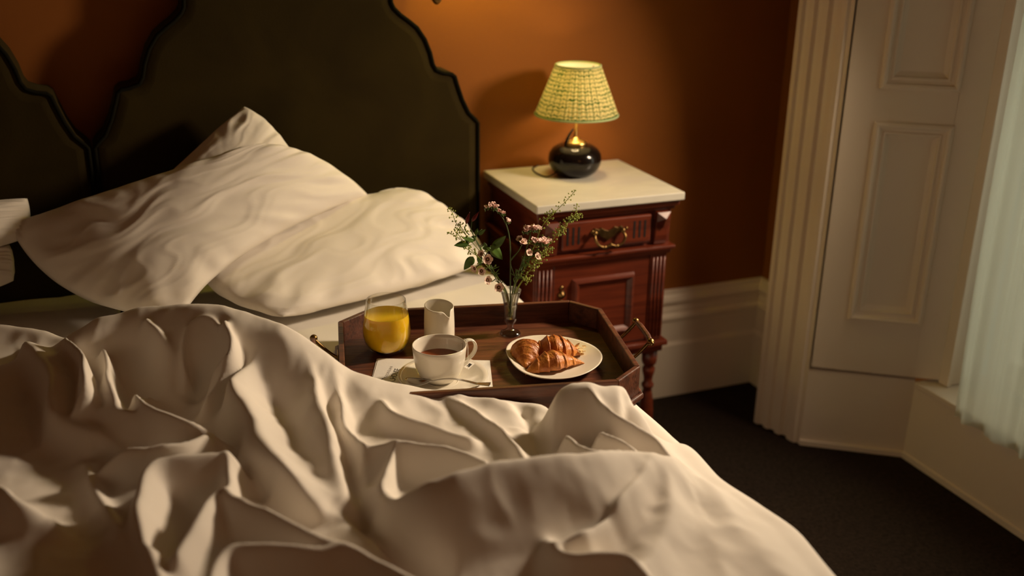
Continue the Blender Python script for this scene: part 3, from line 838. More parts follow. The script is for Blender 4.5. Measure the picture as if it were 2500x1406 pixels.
vs = []; fs = []; nrm_ = Vector((-hy, hx, 0)); nh = len(hp)
for i, p in enumerate(hp):
    t = (hp[min(i + 1, nh - 1)] - hp[max(i - 1, 0)]).normalized(); b = t.cross(nrm_)
    for k in range(12):
        a = 2 * PI * k / 12; vs.append(p + nrm_ * math.cos(a) * .0062 + b * math.sin(a) * .0026)
for i in range(nh - 1):
    for k in range(12):
        a, b = i * 12 + k, i * 12 + (k + 1) % 12; fs.append((a, b, b + 12, a + 12))
MB().add(vs, fs).build('handle', M['porcelain'], cup, smooth=True)

tg = empty('tea_bag', (SC0.x + .046, SC0.y + .0, SC0.z + .014), 'tea bag string looped over the cup rim with its paper tag on the saucer', 'tea bag')
cc = Vector((SC0.x - .004, SC0.y + .009, CZ)); org = Vector((SC0.x + .046, SC0.y, SC0.z + .014))
sp_ = [cc + Vector((.0475, .004, .052)), cc + Vector((.0515, .003, .077)), cc + Vector((.0565, -.001, .074)), cc + Vector((.0585, -.003, .060)), cc + Vector((.0575, -.006, .040)), cc + Vector((.0560, -.010, .018))]
MB().tube([p - org for p in spl(sp_, 5)], .0005, 6).build('string', M['paper'], tg, smooth=True)
tm = MB(); c0 = cc + Vector((.0560, -.012, .0175)) - org
a_ = Vector((.018, .013, .004)); b_ = Vector((-.006, .009, .002)); n_ = a_.cross(b_).normalized() * .0004
tm.add([c0 - n_, c0 + a_ - n_, c0 + a_ + b_ - n_, c0 + b_ - n_, c0 + n_, c0 + a_ + n_, c0 + a_ + b_ + n_, c0 + b_ + n_], [(0, 3, 2, 1), (4, 5, 6, 7), (0, 1, 5, 4), (1, 2, 6, 5), (2, 3, 7, 6), (3, 0, 4, 7)])
tm.build('tag', M['paper'], tg)
tm = MB(); c1 = c0 + a_ * .25 + b_ * .2 + n_ * 1.3; a2 = a_ * .5; b2 = b_ * .6
tm.add([c1, c1 + a2, c1 + a2 + b2, c1 + b2], [(0, 1, 2, 3)]).build('tag_print', M['ink'], tg)

def spoon():
    p0 = at_z(990, 930, SC0.z + .020); p1 = at_z(1197, 941, SC0.z + .021)
    o = empty('teaspoon', (p0.x, p0.y, SC0.z + .012), 'silver teaspoon lying on the saucer in front of the cup', 'spoon')
    d = Vector((p1.x - p0.x, p1.y - p0.y, 0)); L_ = d.length; d.normalize(); nn = Vector((-d.y, d.x, 0))
    secs = []
    N = 44
    for i in range(N + 1):
        s = i / N; x = s * L_
        if s < .30:
            t = s / .30; w = .0165 * math.sin(PI * min(1, t * .93 + .035)) ** .62 * (1 - .15 * t); z = .0075 - .0045 * math.sin(PI * t); dp = .0055 * math.sin(PI * t) ** .8
        else:
            t = (s - .30) / .70; w = .0024 + .0026 * t ** 2 + .0034 * max(0, t - .75) / .25; z = .0055 + .009 * math.sin(PI * min(1, t * 1.3)) * (1 - t * .35) + .001 * t; dp = 0
        secs.append((x, w, z, dp))
    vs = []; fs = []; K = 9
    for top in (0, 1):
        for x, w, z, dp in secs:
            for k in range(K):
                c = -1 + 2 * k / (K - 1); zz = z - dp * (1 - c * c) + (0 if top else -.0011)
                vs.append(d * x + nn * (w * c) + Vector((0, 0, zz + .0055)))
    m = (N + 1) * K
    for i in range(N):
        for k in range(K - 1):
            a = i * K + k; fs.append((a, a + K, a + K + 1, a + 1)); fs.append((m + a, m + a + 1, m + a + K + 1, m + a + K))
        for k in (0, K - 1):
            a = i * K + k; fs.append((a, a + K, m + a + K, m + a))
    for i in (0, N): fs += [(i * K + k, i * K + k + 1, m + i * K + k + 1, m + i * K + k) for k in range(K - 1)]
    MB().add(vs, fs).build('bowl_and_shank', M['steel'], o, smooth=True)
spoon()

# plate: softly triangular stoneware
PC = Vector((.808, -.938, ZT + .0005))
pl = empty('plate', PC, 'cream rounded triangular plate holding the croissants', 'plate')
def plate():
    seg = 96; prof = [(.0, .0), (.35, .0), (.58, .0008), (.70, .004), (.86, .011), (.97, .0165), (.995, .0182), (1.0, .0192), (.99, .0202), (.96, .0188), (.85, .0145), (.68, .0075), (.55, .0045), (.3, .0038), (.0, .0036)]
    vs = []; fs = []
    def rad(a):
        d = a - math.radians(-6)
        return .104 * (1 + .045 * math.cos(d) + .045 * math.cos(3 * d) - .06 * math.cos(2 * d))
    for r, z in prof:
        for k in range(seg):
            a = 2 * PI * k / seg; R__ = rad(a) * max(r, .002); vs.append((R__ * math.cos(a), R__ * math.sin(a) , z))
    for i in range(len(prof) - 1):
        for k in range(seg):
            a, b = i * seg + k, i * seg + (k + 1) % seg; fs.append((a, b, b + seg, a + seg))
    MB().add(vs, fs).build('dish', M['stoneware'], pl, smooth=True)
plate()

def croissant(loc, rz, L_, R__, curve, seed, label, tip=(1., 1.), rolls=6.5, torn=False, tilt=0, hump=1.0):
    o = empty('croissant', loc, label, 'croissant', 'croissants on the plate', rz=rz)
    n, seg = 110, 48; vs = []; fs = []
    for i in range(n + 1):
        s = i / n; x = (s - .5) * L_; y = curve * (1 - (2 * s - 1) ** 2)
        env = max(.0, math.sin(PI * s)) ** .62
        env *= 1 - .22 * (abs(2 * s - 1) ** 2)
        if s < .5: env *= tip[0] + (1 - tip[0]) * (2 * s)
        else: env *= tip[1] + (1 - tip[1]) * (2 - 2 * s)
        for k in range(seg):
            a = 2 * PI * k / seg
            ph = (s - .5) * rolls + .10 * math.sin(a * 2 + seed) + .16 * math.cos(a) * (1 if s > .5 else -1)
            fr = (abs(ph) + .25) % 1.0
            st = (1 - fr) ** 1.6 * .13 - .02 - (.06 if fr < .05 else 0)
            r = R__ * env * (1 + st * 1.25)
            r *= 1 + .05 * noise.noise(Vector((s * 7, math.cos(a) * 2, math.sin(a) * 2 + seed))) + .030 * noise.noise(Vector((s * 50, math.cos(a) * 3.2, math.sin(a) * 3.2 + seed)))
            ca, sa = math.cos(a), math.sin(a)
            z = sa * r * (.86 * hump if sa > 0 else .42)
            vs.append((x, y + ca * r * 1.05, z + R__ * .42 * env ** .6 + tilt * x))
    for i in range(n):
        for k in range(seg):
            a, b = i * seg + k, i * seg + (k + 1) % seg; fs.append((a, b, b + seg, a + seg))
    zmin = min(v[2] for v in vs); vs = [(x, y, z - zmin) for x, y, z in vs]
    MB().add(vs, fs).build('crust', M['croissant'], o, smooth=True)
    if torn:
        rg = random.Random(4); mb = MB()
        for q in range(26):
            c = Vector((L_ * .47 + rg.uniform(-.010, .006), rg.uniform(-.012, .012), rg.uniform(.006, .026)))
            e1 = Vector((rg.uniform(.004, .009), rg.uniform(-.004, .004), rg.uniform(-.003, .003))); e2 = Vector((rg.uniform(-.003, .003), rg.uniform(.002, .005), rg.uniform(-.004, .004)))
            nn = e1.cross(e2).normalized() * .0004
            mb.add([c - nn, c + e1 - nn, c + e1 + e2 - nn, c + e2 - nn, c + nn, c + e1 + nn, c + e1 + e2 + nn, c + e2 + nn], [(0, 3, 2, 1), (4, 5, 6, 7), (0, 1, 5, 4), (1, 2, 6, 5), (2, 3, 7, 6), (3, 0, 4, 7)])
        mb.build('torn_flakes', M['crumb'], o)
    return o
pz = PC.z + .0045
croissant((.769, -.908, pz), math.radians(62), .114, .0300, .004, 1.0, 'small golden croissant at the left of the plate, set apart', tip=(.55, 1.0))
croissant((.826, -.918, pz), math.radians(-14), .112, .0315, .006, 5.2, 'croissant at the back of the plate with a pale torn end', tip=(1, .85), torn=True, hump=1.15)
croissant((.801, -.976, pz), math.radians(4), .138, .026, .010, 8.4, 'flaky pointed croissant at the front edge of the plate', tip=(.8, .5), hump=1.15)

# ------------------------------------------------------------------ vase and flowers
VC = Vector((.787, -.760, ZT))
vase = empty('bud_vase', VC, 'small footed clear glass vase holding the flowers', 'vase')
vo = [(.0005, .0), (.020, 0), (.0235, .001), (.0242, .003), (.020, .007), (.012, .0105), (.0075, .015), (.0068, .021), (.010, .027), (.0128, .031), (.0145, .036), (.0138, .041), (.0132, .048), (.0142, .062), (.0162, .078), (.0195, .092), (.0225, .101), (.0235, .105)]
vi = [(.0222, .1052), (.0210, .1005), (.0180, .091), (.0148, .077), (.0128, .062), (.0118, .048), (.0120, .041), (.0105, .038), (.0005, .0365)]
MB().shell(vo + [(.0229, .1057)] + vi, 48).build('body', M['vaseglass'], vase, smooth=True)
MB().lathe([(.0001, .0372), (.0102, .0388), (.0117, .0412), (.0115, .048), (.0125, .062), (.0138, .072), (.0001, .072)], 32).build('water', M['water'], vase, smooth=False, auto=True)

YV = VC.y
CS = 400 / 1406
def fp(cu, cv_, dy=0.0):                       # a point of the bouquet, dy nearer (-) or farther (+) than the vase axis
    return at_y(1060 + cu * CS, 440 + cv_ * CS, YV + dy)
rnd = random.Random(11)
def stemline(pts, k=6): return spl([Vector(p) for p in pts], k)
def foot(dx, dy): return VC + Vector((dx, dy, .044))
def neck(dx, dy): return VC + Vector((dx, dy, .100))
def petal_into(mb, c, d, up, ln, wd, curl=.25, nseg=5, pointed=False):
    d = d.normalized(); side = d.cross(up).normalized(); up = side.cross(d).normalized(); vs = []; fs = []
    for th in (0, 1):
        for i in range(nseg + 1):
            t = i / nseg; w = wd * (1.25 * math.sin(PI * min(1, t ** .75)) ** .8 * (1 - .25 * t) + .02 if pointed else math.sin(PI * (t * .86 + .07)) ** .7)
            for s in (-1, -.4, .4, 1):
                vs.append(c + d * (ln * t) + side * (w * s) + up * (curl * ln * t * t + .12 * wd * s * s - th * ln * .03))
    m = (nseg + 1) * 4
    for i in range(nseg):
        for k in range(3):
            a = i * 4 + k; fs.append((a, a + 4, a + 5, a + 1)); fs.append((m + a, m + a + 1, m + a + 5, m + a + 4))
        for k in (0, 3):
            a = i * 4 + k; fs.append((a, a + 4, m + a + 4, m + a))
    mb.add(vs, fs)
def leaf_mesh(mb, base, tip, wd, up=Vector((0, -1, .3)), curl=.1): petal_into(mb, Vector(base), Vector(tip) - Vector(base), up, (Vector(tip) - Vector(base)).length, wd, curl, 10, True)
def blob(mb, c, r, sc=(1, 1, 1), seg=8, rings=6, nz_=0, seed=0):
    vs = []; fs = []
    for i in range(rings + 1):
        th = PI * i / rings
        for k in range(seg):
            a = 2 * PI * k / seg; n = Vector((math.sin(th) * math.cos(a), math.sin(th) * math.sin(a), math.cos(th)))
            q = 1 + nz_ * noise.noise(n * 2.5 + Vector((seed, 0, 0)))
            vs.append(Vector(c) + Vector((n.x * r * sc[0], n.y * r * sc[1], n.z * r * sc[2])) * q)
    for i in range(rings):
        for k in range(seg):
            a, b = i * seg + k, i * seg + (k + 1) % seg; fs.append((a, b, b + seg, a + seg))
    mb.add(vs, fs)

def local(o, p): return Vector(p) - o.location
def flower_thing(name, label, cat, base, group='cut stems in the glass vase'): return empty(name, base, label, cat, group)
def add_stem(o, paths, r0, r1, m=None):
    mb = MB()
    for pth in paths:
        pts = stemline(pth); n = len(pts)
        mb.tube([local(o, p) for p in pts], [r0 + (r1 - r0) * i / (n - 1) for i in range(n)], 6)
    return mb.build('stem', m or M['stem'], o, smooth=True)
def wax_flower(o, c, r, face, name='flower'):
    face = Vector(face).normalized(); c = Vector(c); mb = MB()
    q = face.to_track_quat('Z', 'Y')
    for k in range(5):
        a = 2 * PI * k / 5 + rnd.uniform(-.15, .15); d = q @ Vector((math.cos(a), math.sin(a), .28))
        petal_into(mb, local(o, c + (q @ Vector((math.cos(a), math.sin(a), 0))) * r * .22), d, face, r * .85, r * .50, .22)
    f = mb.build(name, M['blush'], o, smooth=True)
    cm = MB(); 
    cup_ = [(.16, -.55), (.34, -.30), (.42, 0), (.40, .10), (.30, .12), (.26, .03), (.0, .0)]
    cm.lathe([(max(a, .0001) * r, b * r) for a, b in cup_], 14, local(o, c), axis=face); cm.build('flower_centre', M['maroon'], f, smooth=True)
    cm = MB(); blob(cm, local(o, c + face * r * .08), r * .15); cm.build('stigma', M['nectar'], f, smooth=True)
    return f
def statice_head(o, pts, r, seed, n=9):
    # a one-sided spike of small papery ruffled cups
    rg = random.Random(seed); mb = MB(); g = MB(); pl_ = [Vector(p) for p in pts]
    for q in range(n):
        t = q / max(1, n - 1); s = t * (len(pl_) - 1); i = min(int(s), len(pl_) - 2); c = pl_[i].lerp(pl_[i + 1], s - i) + Vector((rg.uniform(-1, 1), rg.uniform(-1.3, 1.3), rg.uniform(-.6, .6))) * r * .55
        ax = Vector((rg.uniform(-.5, .5), rg.uniform(-.9, .3), 1)).normalized(); qq = ax.to_track_quat('Z', 'Y')
        seg = 20; vs = []; fs = []; rw = [(.18, -.7), (.35, -.25), (.62, .10), (.95, .30), (.60, .16), (.2, .02), (.01, .0)]
        for rr, zz in rw:
            for k in range(seg):
                a = 2 * PI * k / seg; w = rr * (1 + .22 * math.sin(a * 5 + q) * rr + .10 * math.sin(a * 11 + q))
                vs.append(local(o, c + qq @ Vector((math.cos(a) * w * r * .62, math.sin(a) * w * r * .62, (zz + .14 * math.sin(a * 8 + q) * rr) * r * .8))))
        for i_ in range(len(rw) - 1):
            for k in range(seg):
                a, b = i_ * seg + k, i_ * seg + (k + 1) % seg; fs.append((a, b, b + seg, a + seg))
        mb.add(vs, fs)
        for e in range(3):
            dd = Vector((rg.uniform(-1, 1), rg.uniform(-1, 1), -.2 + rg.uniform(0, 1)))
            petal_into(g, local(o, c - ax * r * .95), dd, ax, r * .9, r * .16, .3, 3)
        g.tube([local(o, c - ax * r * .5), local(o, c - ax * r * 1.3)], [r * .2, r * .08], 6)
    f = mb.build('flower_head', M['pink'], o, smooth=True); g.build('calyx', M['leaf'], f, smooth=True); return f
def sprig(label, main, sides, seed, dens=26, spread=.011, r=.0018, down=.0):
    o = flower_thing('seed_pod_sprig', label, 'foliage', VC + Vector((0, 0, .044)))
    add_stem(o, [main] + sides, .0010, .0006, M['sprig'])
    rg = random.Random(seed); mb = MB()
    for pi, pth in enumerate([main] + sides):
        pts = stemline(pth, 12); n = len(pts); st = int(n * (.42 if pi == 0 else .15))
        m = dens if pi == 0 else dens // 2
        for q in range(m):
            t = q / m; i = st + int((n - 1 - st) * t); p = pts[i]; dr = (pts[min(i + 1, n - 1)] - pts[max(i - 1, 0)]).normalized()
            a = q * 2.4; sd = Vector((math.cos(a), math.sin(a) * .8, .25 + .3 * t)); sd = (sd - dr * sd.dot(dr) * .6).normalized()
            ln = spread * (1.05 - .55 * t) * rg.uniform(.8, 1.15); e = p + sd * ln
            mb.tube([local(o, p), local(o, p.lerp(e, .5) + Vector((0, 0, .0006))), local(o, e)], .0003, 4)
            rr = r * (1.15 - .35 * t); blob(mb, local(o, e + sd * rr * .6), rr, (1.0, .6, 1.25), 6, 4)
        for q in range(9):       # tight budding tip
            p = pts[-1] + Vector((rg.uniform(-1, 1), rg.uniform(-1, 1), rg.uniform(-1, .8))) * .0022; blob(mb, local(o, p), .0011, (1, 1, 1), 6, 4)
    pods = mb.build('seed_pods', M['sprig'], o, smooth=True); pods['kind'] = 'stuff'
    return o

# tall pink statice
o = flower_thing('statice_stem', 'tall thin stem of pink statice leaning left at its tip', 'flower', VC + Vector((0, 0, .044)))
add_stem(o, [[foot(.002, .001), neck(-.001, 0), fp(655, 760), fp(655, 640), fp(648, 510), fp(628, 410), fp(600, 345), fp(560, 285), fp(500, 240)], [fp(655, 690), fp(690, 650), fp(745, 580)]], .0015, .0009)
statice_head(o, [fp(455, 225), fp(495, 210), fp(540, 225)], .0085, 3, 8)
statice_head(o, [fp(560, 255), fp(595, 280)], .0070, 4, 5)
statice_head(o, [fp(630, 340), fp(645, 350)], .0075, 5, 3)
# pink statice right
o = flower_thing('statice_stem', 'bushy stem of two broad pink statice heads on the right', 'flower', VC + Vector((0, 0, .044)))
add_stem(o, [[foot(-.002, -.002), neck(.004, -.002), fp(700, 850, .0), fp(760, 700, .005), fp(800, 560, .01), fp(830, 450, .01)], [fp(760, 700, .005), fp(850, 620, -.005), fp(920, 560, -.01)]], .0014, .0010)
statice_head(o, [fp(790, 425, .012), fp(835, 400, .012), fp(885, 415, .012)], .0105, 7, 15)
statice_head(o, [fp(870, 505, -.01), fp(920, 520, -.01), fp(985, 530, -.01)], .0095, 8, 15)
# wax flowers left
o = flower_thing('wax_flower_stem', 'stem of blush wax flowers arching to the left over the vase rim', 'flower', VC + Vector((0, 0, .044)))
add_stem(o, [[foot(.004, 0), neck(-.012, -.004), fp(540, 860, -.008), fp(470, 740, -.012), fp(420, 640, -.012), fp(360, 520, -.01), fp(320, 430, -.01)],
             [fp(575, 900, -.006), fp(560, 905, -.012), fp(553, 918, -.016)], [fp(530, 845, -.008), fp(490, 870, -.014), fp(455, 858, -.018)], [fp(470, 740, -.012), fp(430, 770, -.016), fp(405, 782, -.018)],
             [fp(440, 700, -.012), fp(380, 730, -.014), fp(350, 755, -.016)], [fp(450, 700, -.012), fp(455, 690, -.016)], [fp(420, 640, -.012), fp(410, 635, -.014)]], .0012, .0007)
for cu_, cv_, r, fc in ((457, 678, .0115, (-.1, -1, .25)), (405, 632, .0085, (-.8, -.5, .5)), (347, 757, .0090, (-.9, -.5, -.1)), (405, 778, .0095, (-.1, -1, .1)), (455, 857, .0100, (.2, -1, .2)), (553, 918, .0110, (-.1, -1, .15))):
    wax_flower(o, fp(cu_, cv_, -.019), r, fc)
nl = MB()
for q in range(26):
    t = rnd.random(); p = fp(575 - 190 * t, 900 - 340 * t, -.01); d = Vector((rnd.uniform(-1, 1), rnd.uniform(-.5, .5), rnd.uniform(.1, 1)))
    petal_into(nl, local(o, p), d, Vector((0, -1, .2)), rnd.uniform(.008, .016), .0009, .2, 4)
nl.build('needle_leaves', M['leaf'], o, smooth=True)
# wax flowers right
o = flower_thing('wax_flower_stem', 'stem of cream wax flowers below the pink statice on the right', 'flower', VC + Vector((0, 0, .044)))
add_stem(o, [[foot(-.004, .002), neck(.006, -.006), fp(720, 800, -.012), fp(760, 690, -.018), fp(790, 620, -.02)], [fp(700, 840, -.01), fp(655, 700, -.016), fp(720, 610, -.02), fp(752, 555, -.022)], [fp(760, 690, -.018), fp(830, 680, -.02), fp(880, 665, -.022)]], .0011, .0007)
for cu_, cv_, r, fc in ((755, 530, .0115, (.3, -.5, .9)), (735, 505, .008, (-.6, -.4, .8)), (812, 622, .0085, (.2, -.9, .5)), (884, 655, .0088, (.4, -.8, .6))):
    wax_flower(o, fp(cu_, cv_, -.022), r, fc)
nl = MB()
for q in range(60):
    t = rnd.random(); p = fp(690 + 150 * t + rnd.uniform(-20, 20), 870 - 260 * t + rnd.uniform(-30, 30), rnd.uniform(-.02, .01)); d = Vector((rnd.uniform(-.8, 1), rnd.uniform(-.5, .5), rnd.uniform(.0, 1)))
    petal_into(nl, local(o, p), d, Vector((0, -1, .2)), rnd.uniform(.008, .018), .0011, .2, 4)
nl.build('needle_leaves', M['leaf'], o, smooth=True)
# clematis-like leafy stem with dark red buds
o = flower_thing('leafy_stem', 'leafy green stem with two dark red buds at the upper left', 'foliage', VC + Vector((0, 0, .044)))
add_stem(o, [[foot(.003, .003), neck(-.008, .004), fp(520, 800, .006), fp(440, 650, .006), fp(370, 530, .006), fp(320, 440, .008), (fp(318, 400, .01)), fp(325, 350, .01)], [fp(300, 470, .006), fp(262, 420, .006), fp(275, 370, .006)],
             [fp(440, 650, .006), fp(470, 600, 0), fp(500, 585, 0)], [fp(350, 500, .006), fp(375, 450, 0), fp(410, 420, 0)]], .0012, .0007)
def bud(b, t):
    mb = MB(); b = local(o, b); t = local(o, t); d = t - b; L_ = d.length
    mb.lathe([(.0003, 0), (.0032, L_ * .18), (.0042, L_ * .42), (.0026, L_ * .68), (.0009, L_ * .88), (.0002, L_)], 10, b, axis=d); mb.build('bud', M['redbud'], o, smooth=True)
bud(fp(272, 378, .006), fp(306, 270, .006)); bud(fp(322, 356, .01), fp(385, 268, .01))
for b, t, w in (((300, 540), (172, 558), .0065), ((335, 655), (258, 772), .0085), ((500, 585), (615, 475), .0075), ((485, 560), (585, 680), .0100), ((330, 475), (345, 525), .006), ((345, 520), (235, 490), .005), ((385, 640), (400, 735), .006),
                ((440, 600), (430, 530), .005), ((380, 470), (440, 420), .0035), ((480, 600), (448, 575), .004), ((352, 470), (375, 410), .003)):
    lm = MB(); leaf_mesh(lm, local(o, fp(*b, rnd.uniform(-.006, .004))), local(o, fp(*t, rnd.uniform(-.012, .006))), w, Vector((rnd.uniform(-.3, .3), -1, rnd.uniform(.2, .8))), rnd.uniform(-.15, .2))
    lm.build('leaf', M['leaf'], o, smooth=True)
# seed-pod sprigs
sprig('yellow-green seed pod sprig reaching highest on the left', [foot(0, 0), neck(-.010, .006), fp(520, 790, .012), fp(400, 620, .012), fp(280, 480, .012), fp(190, 370, .012), fp(160, 290, .012), fp(132, 240, .012)], [[fp(280, 480, .012), fp(230, 400, .01), fp(215, 380, .01)]], 1)
sprig('yellow-green seed pod sprig sticking out lowest on the left', [foot(.001, -.001), neck(-.014, 0), fp(530, 830, .0), fp(420, 700, -.004), fp(300, 580, -.004), fp(200, 490, -.004), fp(120, 452, -.004)], [[fp(250, 530, -.004), fp(200, 450, -.004), fp(210, 420, -.004)], [fp(380, 655, -.004), fp(310, 610, 0), fp(260, 570, .0)]], 2)
sprig('seed pod sprig reaching highest of all on the right', [foot(-.001, .004), neck(.008, .008), fp(770, 760, .016), fp(860, 560, .018), fp(930, 390, .018), fp(1050, 260, .018), fp(1140, 170, .018), fp(1208, 92, .018)], [[fp(930, 390, .018), fp(990, 300, .016), fp(1020, 270, .016)]], 3, 34)
sprig('bushy seed pod sprig on the right with an upright tip', [foot(-.003, -.002), neck(.010, -.002), fp(800, 800, 0), fp(930, 620, .0), fp(1040, 480, .0), (fp(1120, 380, .0)), fp(1200, 310, 0), fp(1228, 205, .0)], [[fp(1040, 480, 0), fp(1090, 450, -.006), fp(1110, 400, -.006)], [fp(1120, 380, 0), fp(1220, 330, .006), fp(1245, 290, .006)], [fp(850, 740, 0), fp(960, 640, -.01), fp(1005, 590, -.01)]], 4, 44)
sprig('short dense seed pod sprig hanging low on the right of the vase', [foot(.0, -.004), neck(.012, -.006), fp(760, 860, -.012), fp(830, 760, -.014), fp(900, 680, -.014), fp(960, 600, -.014)], [[fp(760, 860, -.012), fp(800, 850, -.016), fp(790, 890, -.016)], [fp(830, 760, -.014), fp(870, 720, -.018), fp(900, 650, -.018)]], 5, 34, spread=.012)

# ------------------------------------------------------------------ nightstand
ns = empty('nightstand', (1.214, -.20, 0), 'carved mahogany bedside cabinet with a cream marble top', 'nightstand')
def nb(mb, name, m, parent=ns, **kw):
    mb.v = [(x - 1.214, y + .20, z) for x, y, z in mb.v]; return mb.build(name, m, parent, **kw)
nb(MB().box(.998, 1.430, -.402, -.008, .799, .821), 'marble_top', M['marble'], bevel=.003)
FY = -.372
# carcass
c = MB(); c.box(1.018, 1.410, FY + .004, -.03, .665, .775); c.box(1.010, 1.404, FY + .008, -.03, .385, .665)
nb(c, 'carcass', M['mahogany'], bevel=.002)
nb(MB().box(1.006, 1.424, FY - .018, -.022, .782, .799), 'cornice', M['mahogany'], bevel=.004)
nb(MB().box(1.012, 1.416, FY - .008, -.026, .770, .784), 'cornice_bead', M['mahogany'], bevel=.004)
nb(MB().box(.998, 1.418, FY - .022, -.024, .660, .672), 'waist_moulding', M['mahogany'], bevel=.004)
nb(MB().box(1.004, 1.411, FY - .012, -.026, .646, .661), 'waist_bead', M['mahogany'], bevel=.004)
nb(MB().box(1.000, 1.416, FY - .020, -.024, .372, .388), 'plinth_moulding', M['mahogany'], bevel=.004)
nb(MB().box(1.008, 1.408, FY - .006, -.030, .350, .373), 'plinth_rail', M['mahogany'], bevel=.004)
for x in (1.030, 1.356):
    k = MB(); a, b = x, x + .038     # corbel: tapering bracket with a pointed head
    prof = [(FY + .006, .674), (FY - .006, .674), (FY - .012, .700), (FY - .018, .745), (FY - .020, .768), (FY + .006, .768)]
    n = len(prof); k.add([(a, y, z) for y, z in prof] + [(b, y, z) for y, z in prof], [tuple(range(n)), tuple(range(2 * n - 1, n - 1, -1))] + [(i, (i + 1) % n, n + (i + 1) % n, n + i) for i in range(n)])
    nb(k, 'corbel', M['mahogany'], bevel=.002)
    k = MB(); k.add([(a - .001, FY - .0215, .768), (b + .001, FY - .0215, .768), (b + .001, FY - .0205, .742), ((a + b) / 2, FY - .020, .722), (a - .001, FY - .0205, .742), ((a + b) / 2, FY - .034, .752)],
                    [(0, 1, 5), (1, 2, 5), (2, 3, 5), (3, 4, 5), (4, 0, 5), (0, 4, 3, 2, 1)])
    nb(k, 'corbel_point', M['mahogany'])
# drawer
dw = nb(MB().box(1.080, 1.344, FY - .010, FY + .01, .684, .762), 'drawer', M['mahogany'], bevel=.004)
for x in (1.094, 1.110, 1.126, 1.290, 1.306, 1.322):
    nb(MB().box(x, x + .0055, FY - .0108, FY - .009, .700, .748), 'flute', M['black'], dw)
hx0 = 1.212
hm = MB()
poly = [(-.052, .004), (-.040, .014), (-.030, .010), (-.020, .014), (-.012, .008), (0, .004), (.012, .008), (.020, .014), (.030, .010), (.040, .014), (.052, .004), (.044, -.006), (.030, -.004), (.022, -.012), (.010, -.018), (0, -.026), (-.010, -.018), (-.022, -.012), (-.030, -.004), (-.044, -.006)]
hm.add([(hx0 + x, FY - .011, .727 + z) for x, z in poly] + [(hx0 + x * .92, FY - .016, .727 + z * .92) for x, z in poly], [tuple(range(20)), tuple(range(39, 19, -1))] + [(i, (i + 1) % 20, 20 + (i + 1) % 20, 20 + i) for i in range(20)])
hd = nb(hm, 'handle_plate', M['brass'], dw, bevel=.001)
h2 = MB()
h2.tube(spl([(hx0 - .040, FY - .018, .728), (hx0 - .044, FY - .030, .715), (hx0 - .034, FY - .034, .698), (hx0 - .016, FY - .034, .692), (hx0, FY - .034, .697), (hx0 + .016, FY - .034, .692), (hx0 + .034, FY - .034, .698), (hx0 + .044, FY - .030, .715), (hx0 + .040, FY - .018, .728)], 5), .0036, 10)
for sg in (-1, 1): blob(h2, (hx0 + sg * .041, FY - .021, .729), .007); blob(h2, (hx0 + sg * .018, FY - .034, .692), .0052, (1.5, 1, 1)); blob(h2, (hx0 + sg * .050, FY - .022, .735), .0045)
blob(h2, (hx0, FY - .034, .697), .0055)
nb(h2, 'bail', M['brass'], hd, smooth=True)
# pilasters with flutes
for x in (1.012, 1.352):
    pz_ = nb(MB().box(x, x + .050, FY - .004, FY + .012, .390, .645), 'pilaster', M['mahogany'], bevel=.002)
    r = MB()
    for q in range(4): r.tube([(x + .008 + q * .0113, FY - .0045, .400), (x + .008 + q * .0113, FY - .0045, .636)], .0034, 8)
    nb(r, 'reeding', M['mahogany'], pz_, smooth=True)
# door with raised fielded panel
dr = nb(MB().box(1.064, 1.350, FY - .001, FY + .01, .392, .643), 'door', M['mahogany'], bevel=.002)
fr = MB(); X0, X1, Z0, Z1 = 1.118, 1.305, .425, .600
for i_, (o1, d1) in enumerate([(0, .001), (.004, .012), (.010, .014), (.016, .010), (.022, .003)]):
    fr.v += [(X0 + o1, FY - d1, Z0 + o1), (X1 - o1, FY - d1, Z0 + o1), (X1 - o1, FY - d1, Z1 - o1), (X0 + o1, FY - d1, Z1 - o1)]
for i_ in range(4):
    for k_ in range(4): a, b = i_ * 4 + k_, i_ * 4 + (k_ + 1) % 4; fr.f.append((a, b, b + 4, a + 4))
fr.f.append((16, 17, 18, 19))
nb(fr, 'panel', M['mahogany'], dr)
es = MB(); es.lathe([(.0001, 0), (.010, 0), (.012, .002), (.007, .004), (.004, .010), (.0001, .011)], 14, (1.088, FY - .001, .560), axis=(0, -1, 0)); es.lathe([(.0001, 0), (.007, 0), (.006, .003), (.0001, .004)], 12, (1.088, FY - .001, .538), axis=(0, -1, 0))
es.lathe([(.0001, 0), (.006, 0), (.005, .003), (.0001, .004)], 12, (1.088, FY - .001, .580), axis=(0, -1, 0))
nb(es, 'keyhole_plate', M['brass'], dr, smooth=True)
lp = [(.012, 0), (.015, .004), (.017, .014), (.013, .022), (.010, .028), (.016, .036), (.0165, .042), (.011, .048), (.013, .060), (.018, .085), (.021, .12), (.0215, .15), (.019, .185), (.014, .215), (.012, .225), (.017, .232), (.018, .240), (.012, .247), (.0135, .262), (.018, .280), (.0185, .290), (.013, .298), (.020, .306), (.022, .315), (.022, .351)]
for x in (1.034, 1.382):
    for y in (-.352, -.056):
        nb(MB().lathe(lp, 24, (x, y, 0)), 'leg', M['mahogany'], smooth=True)

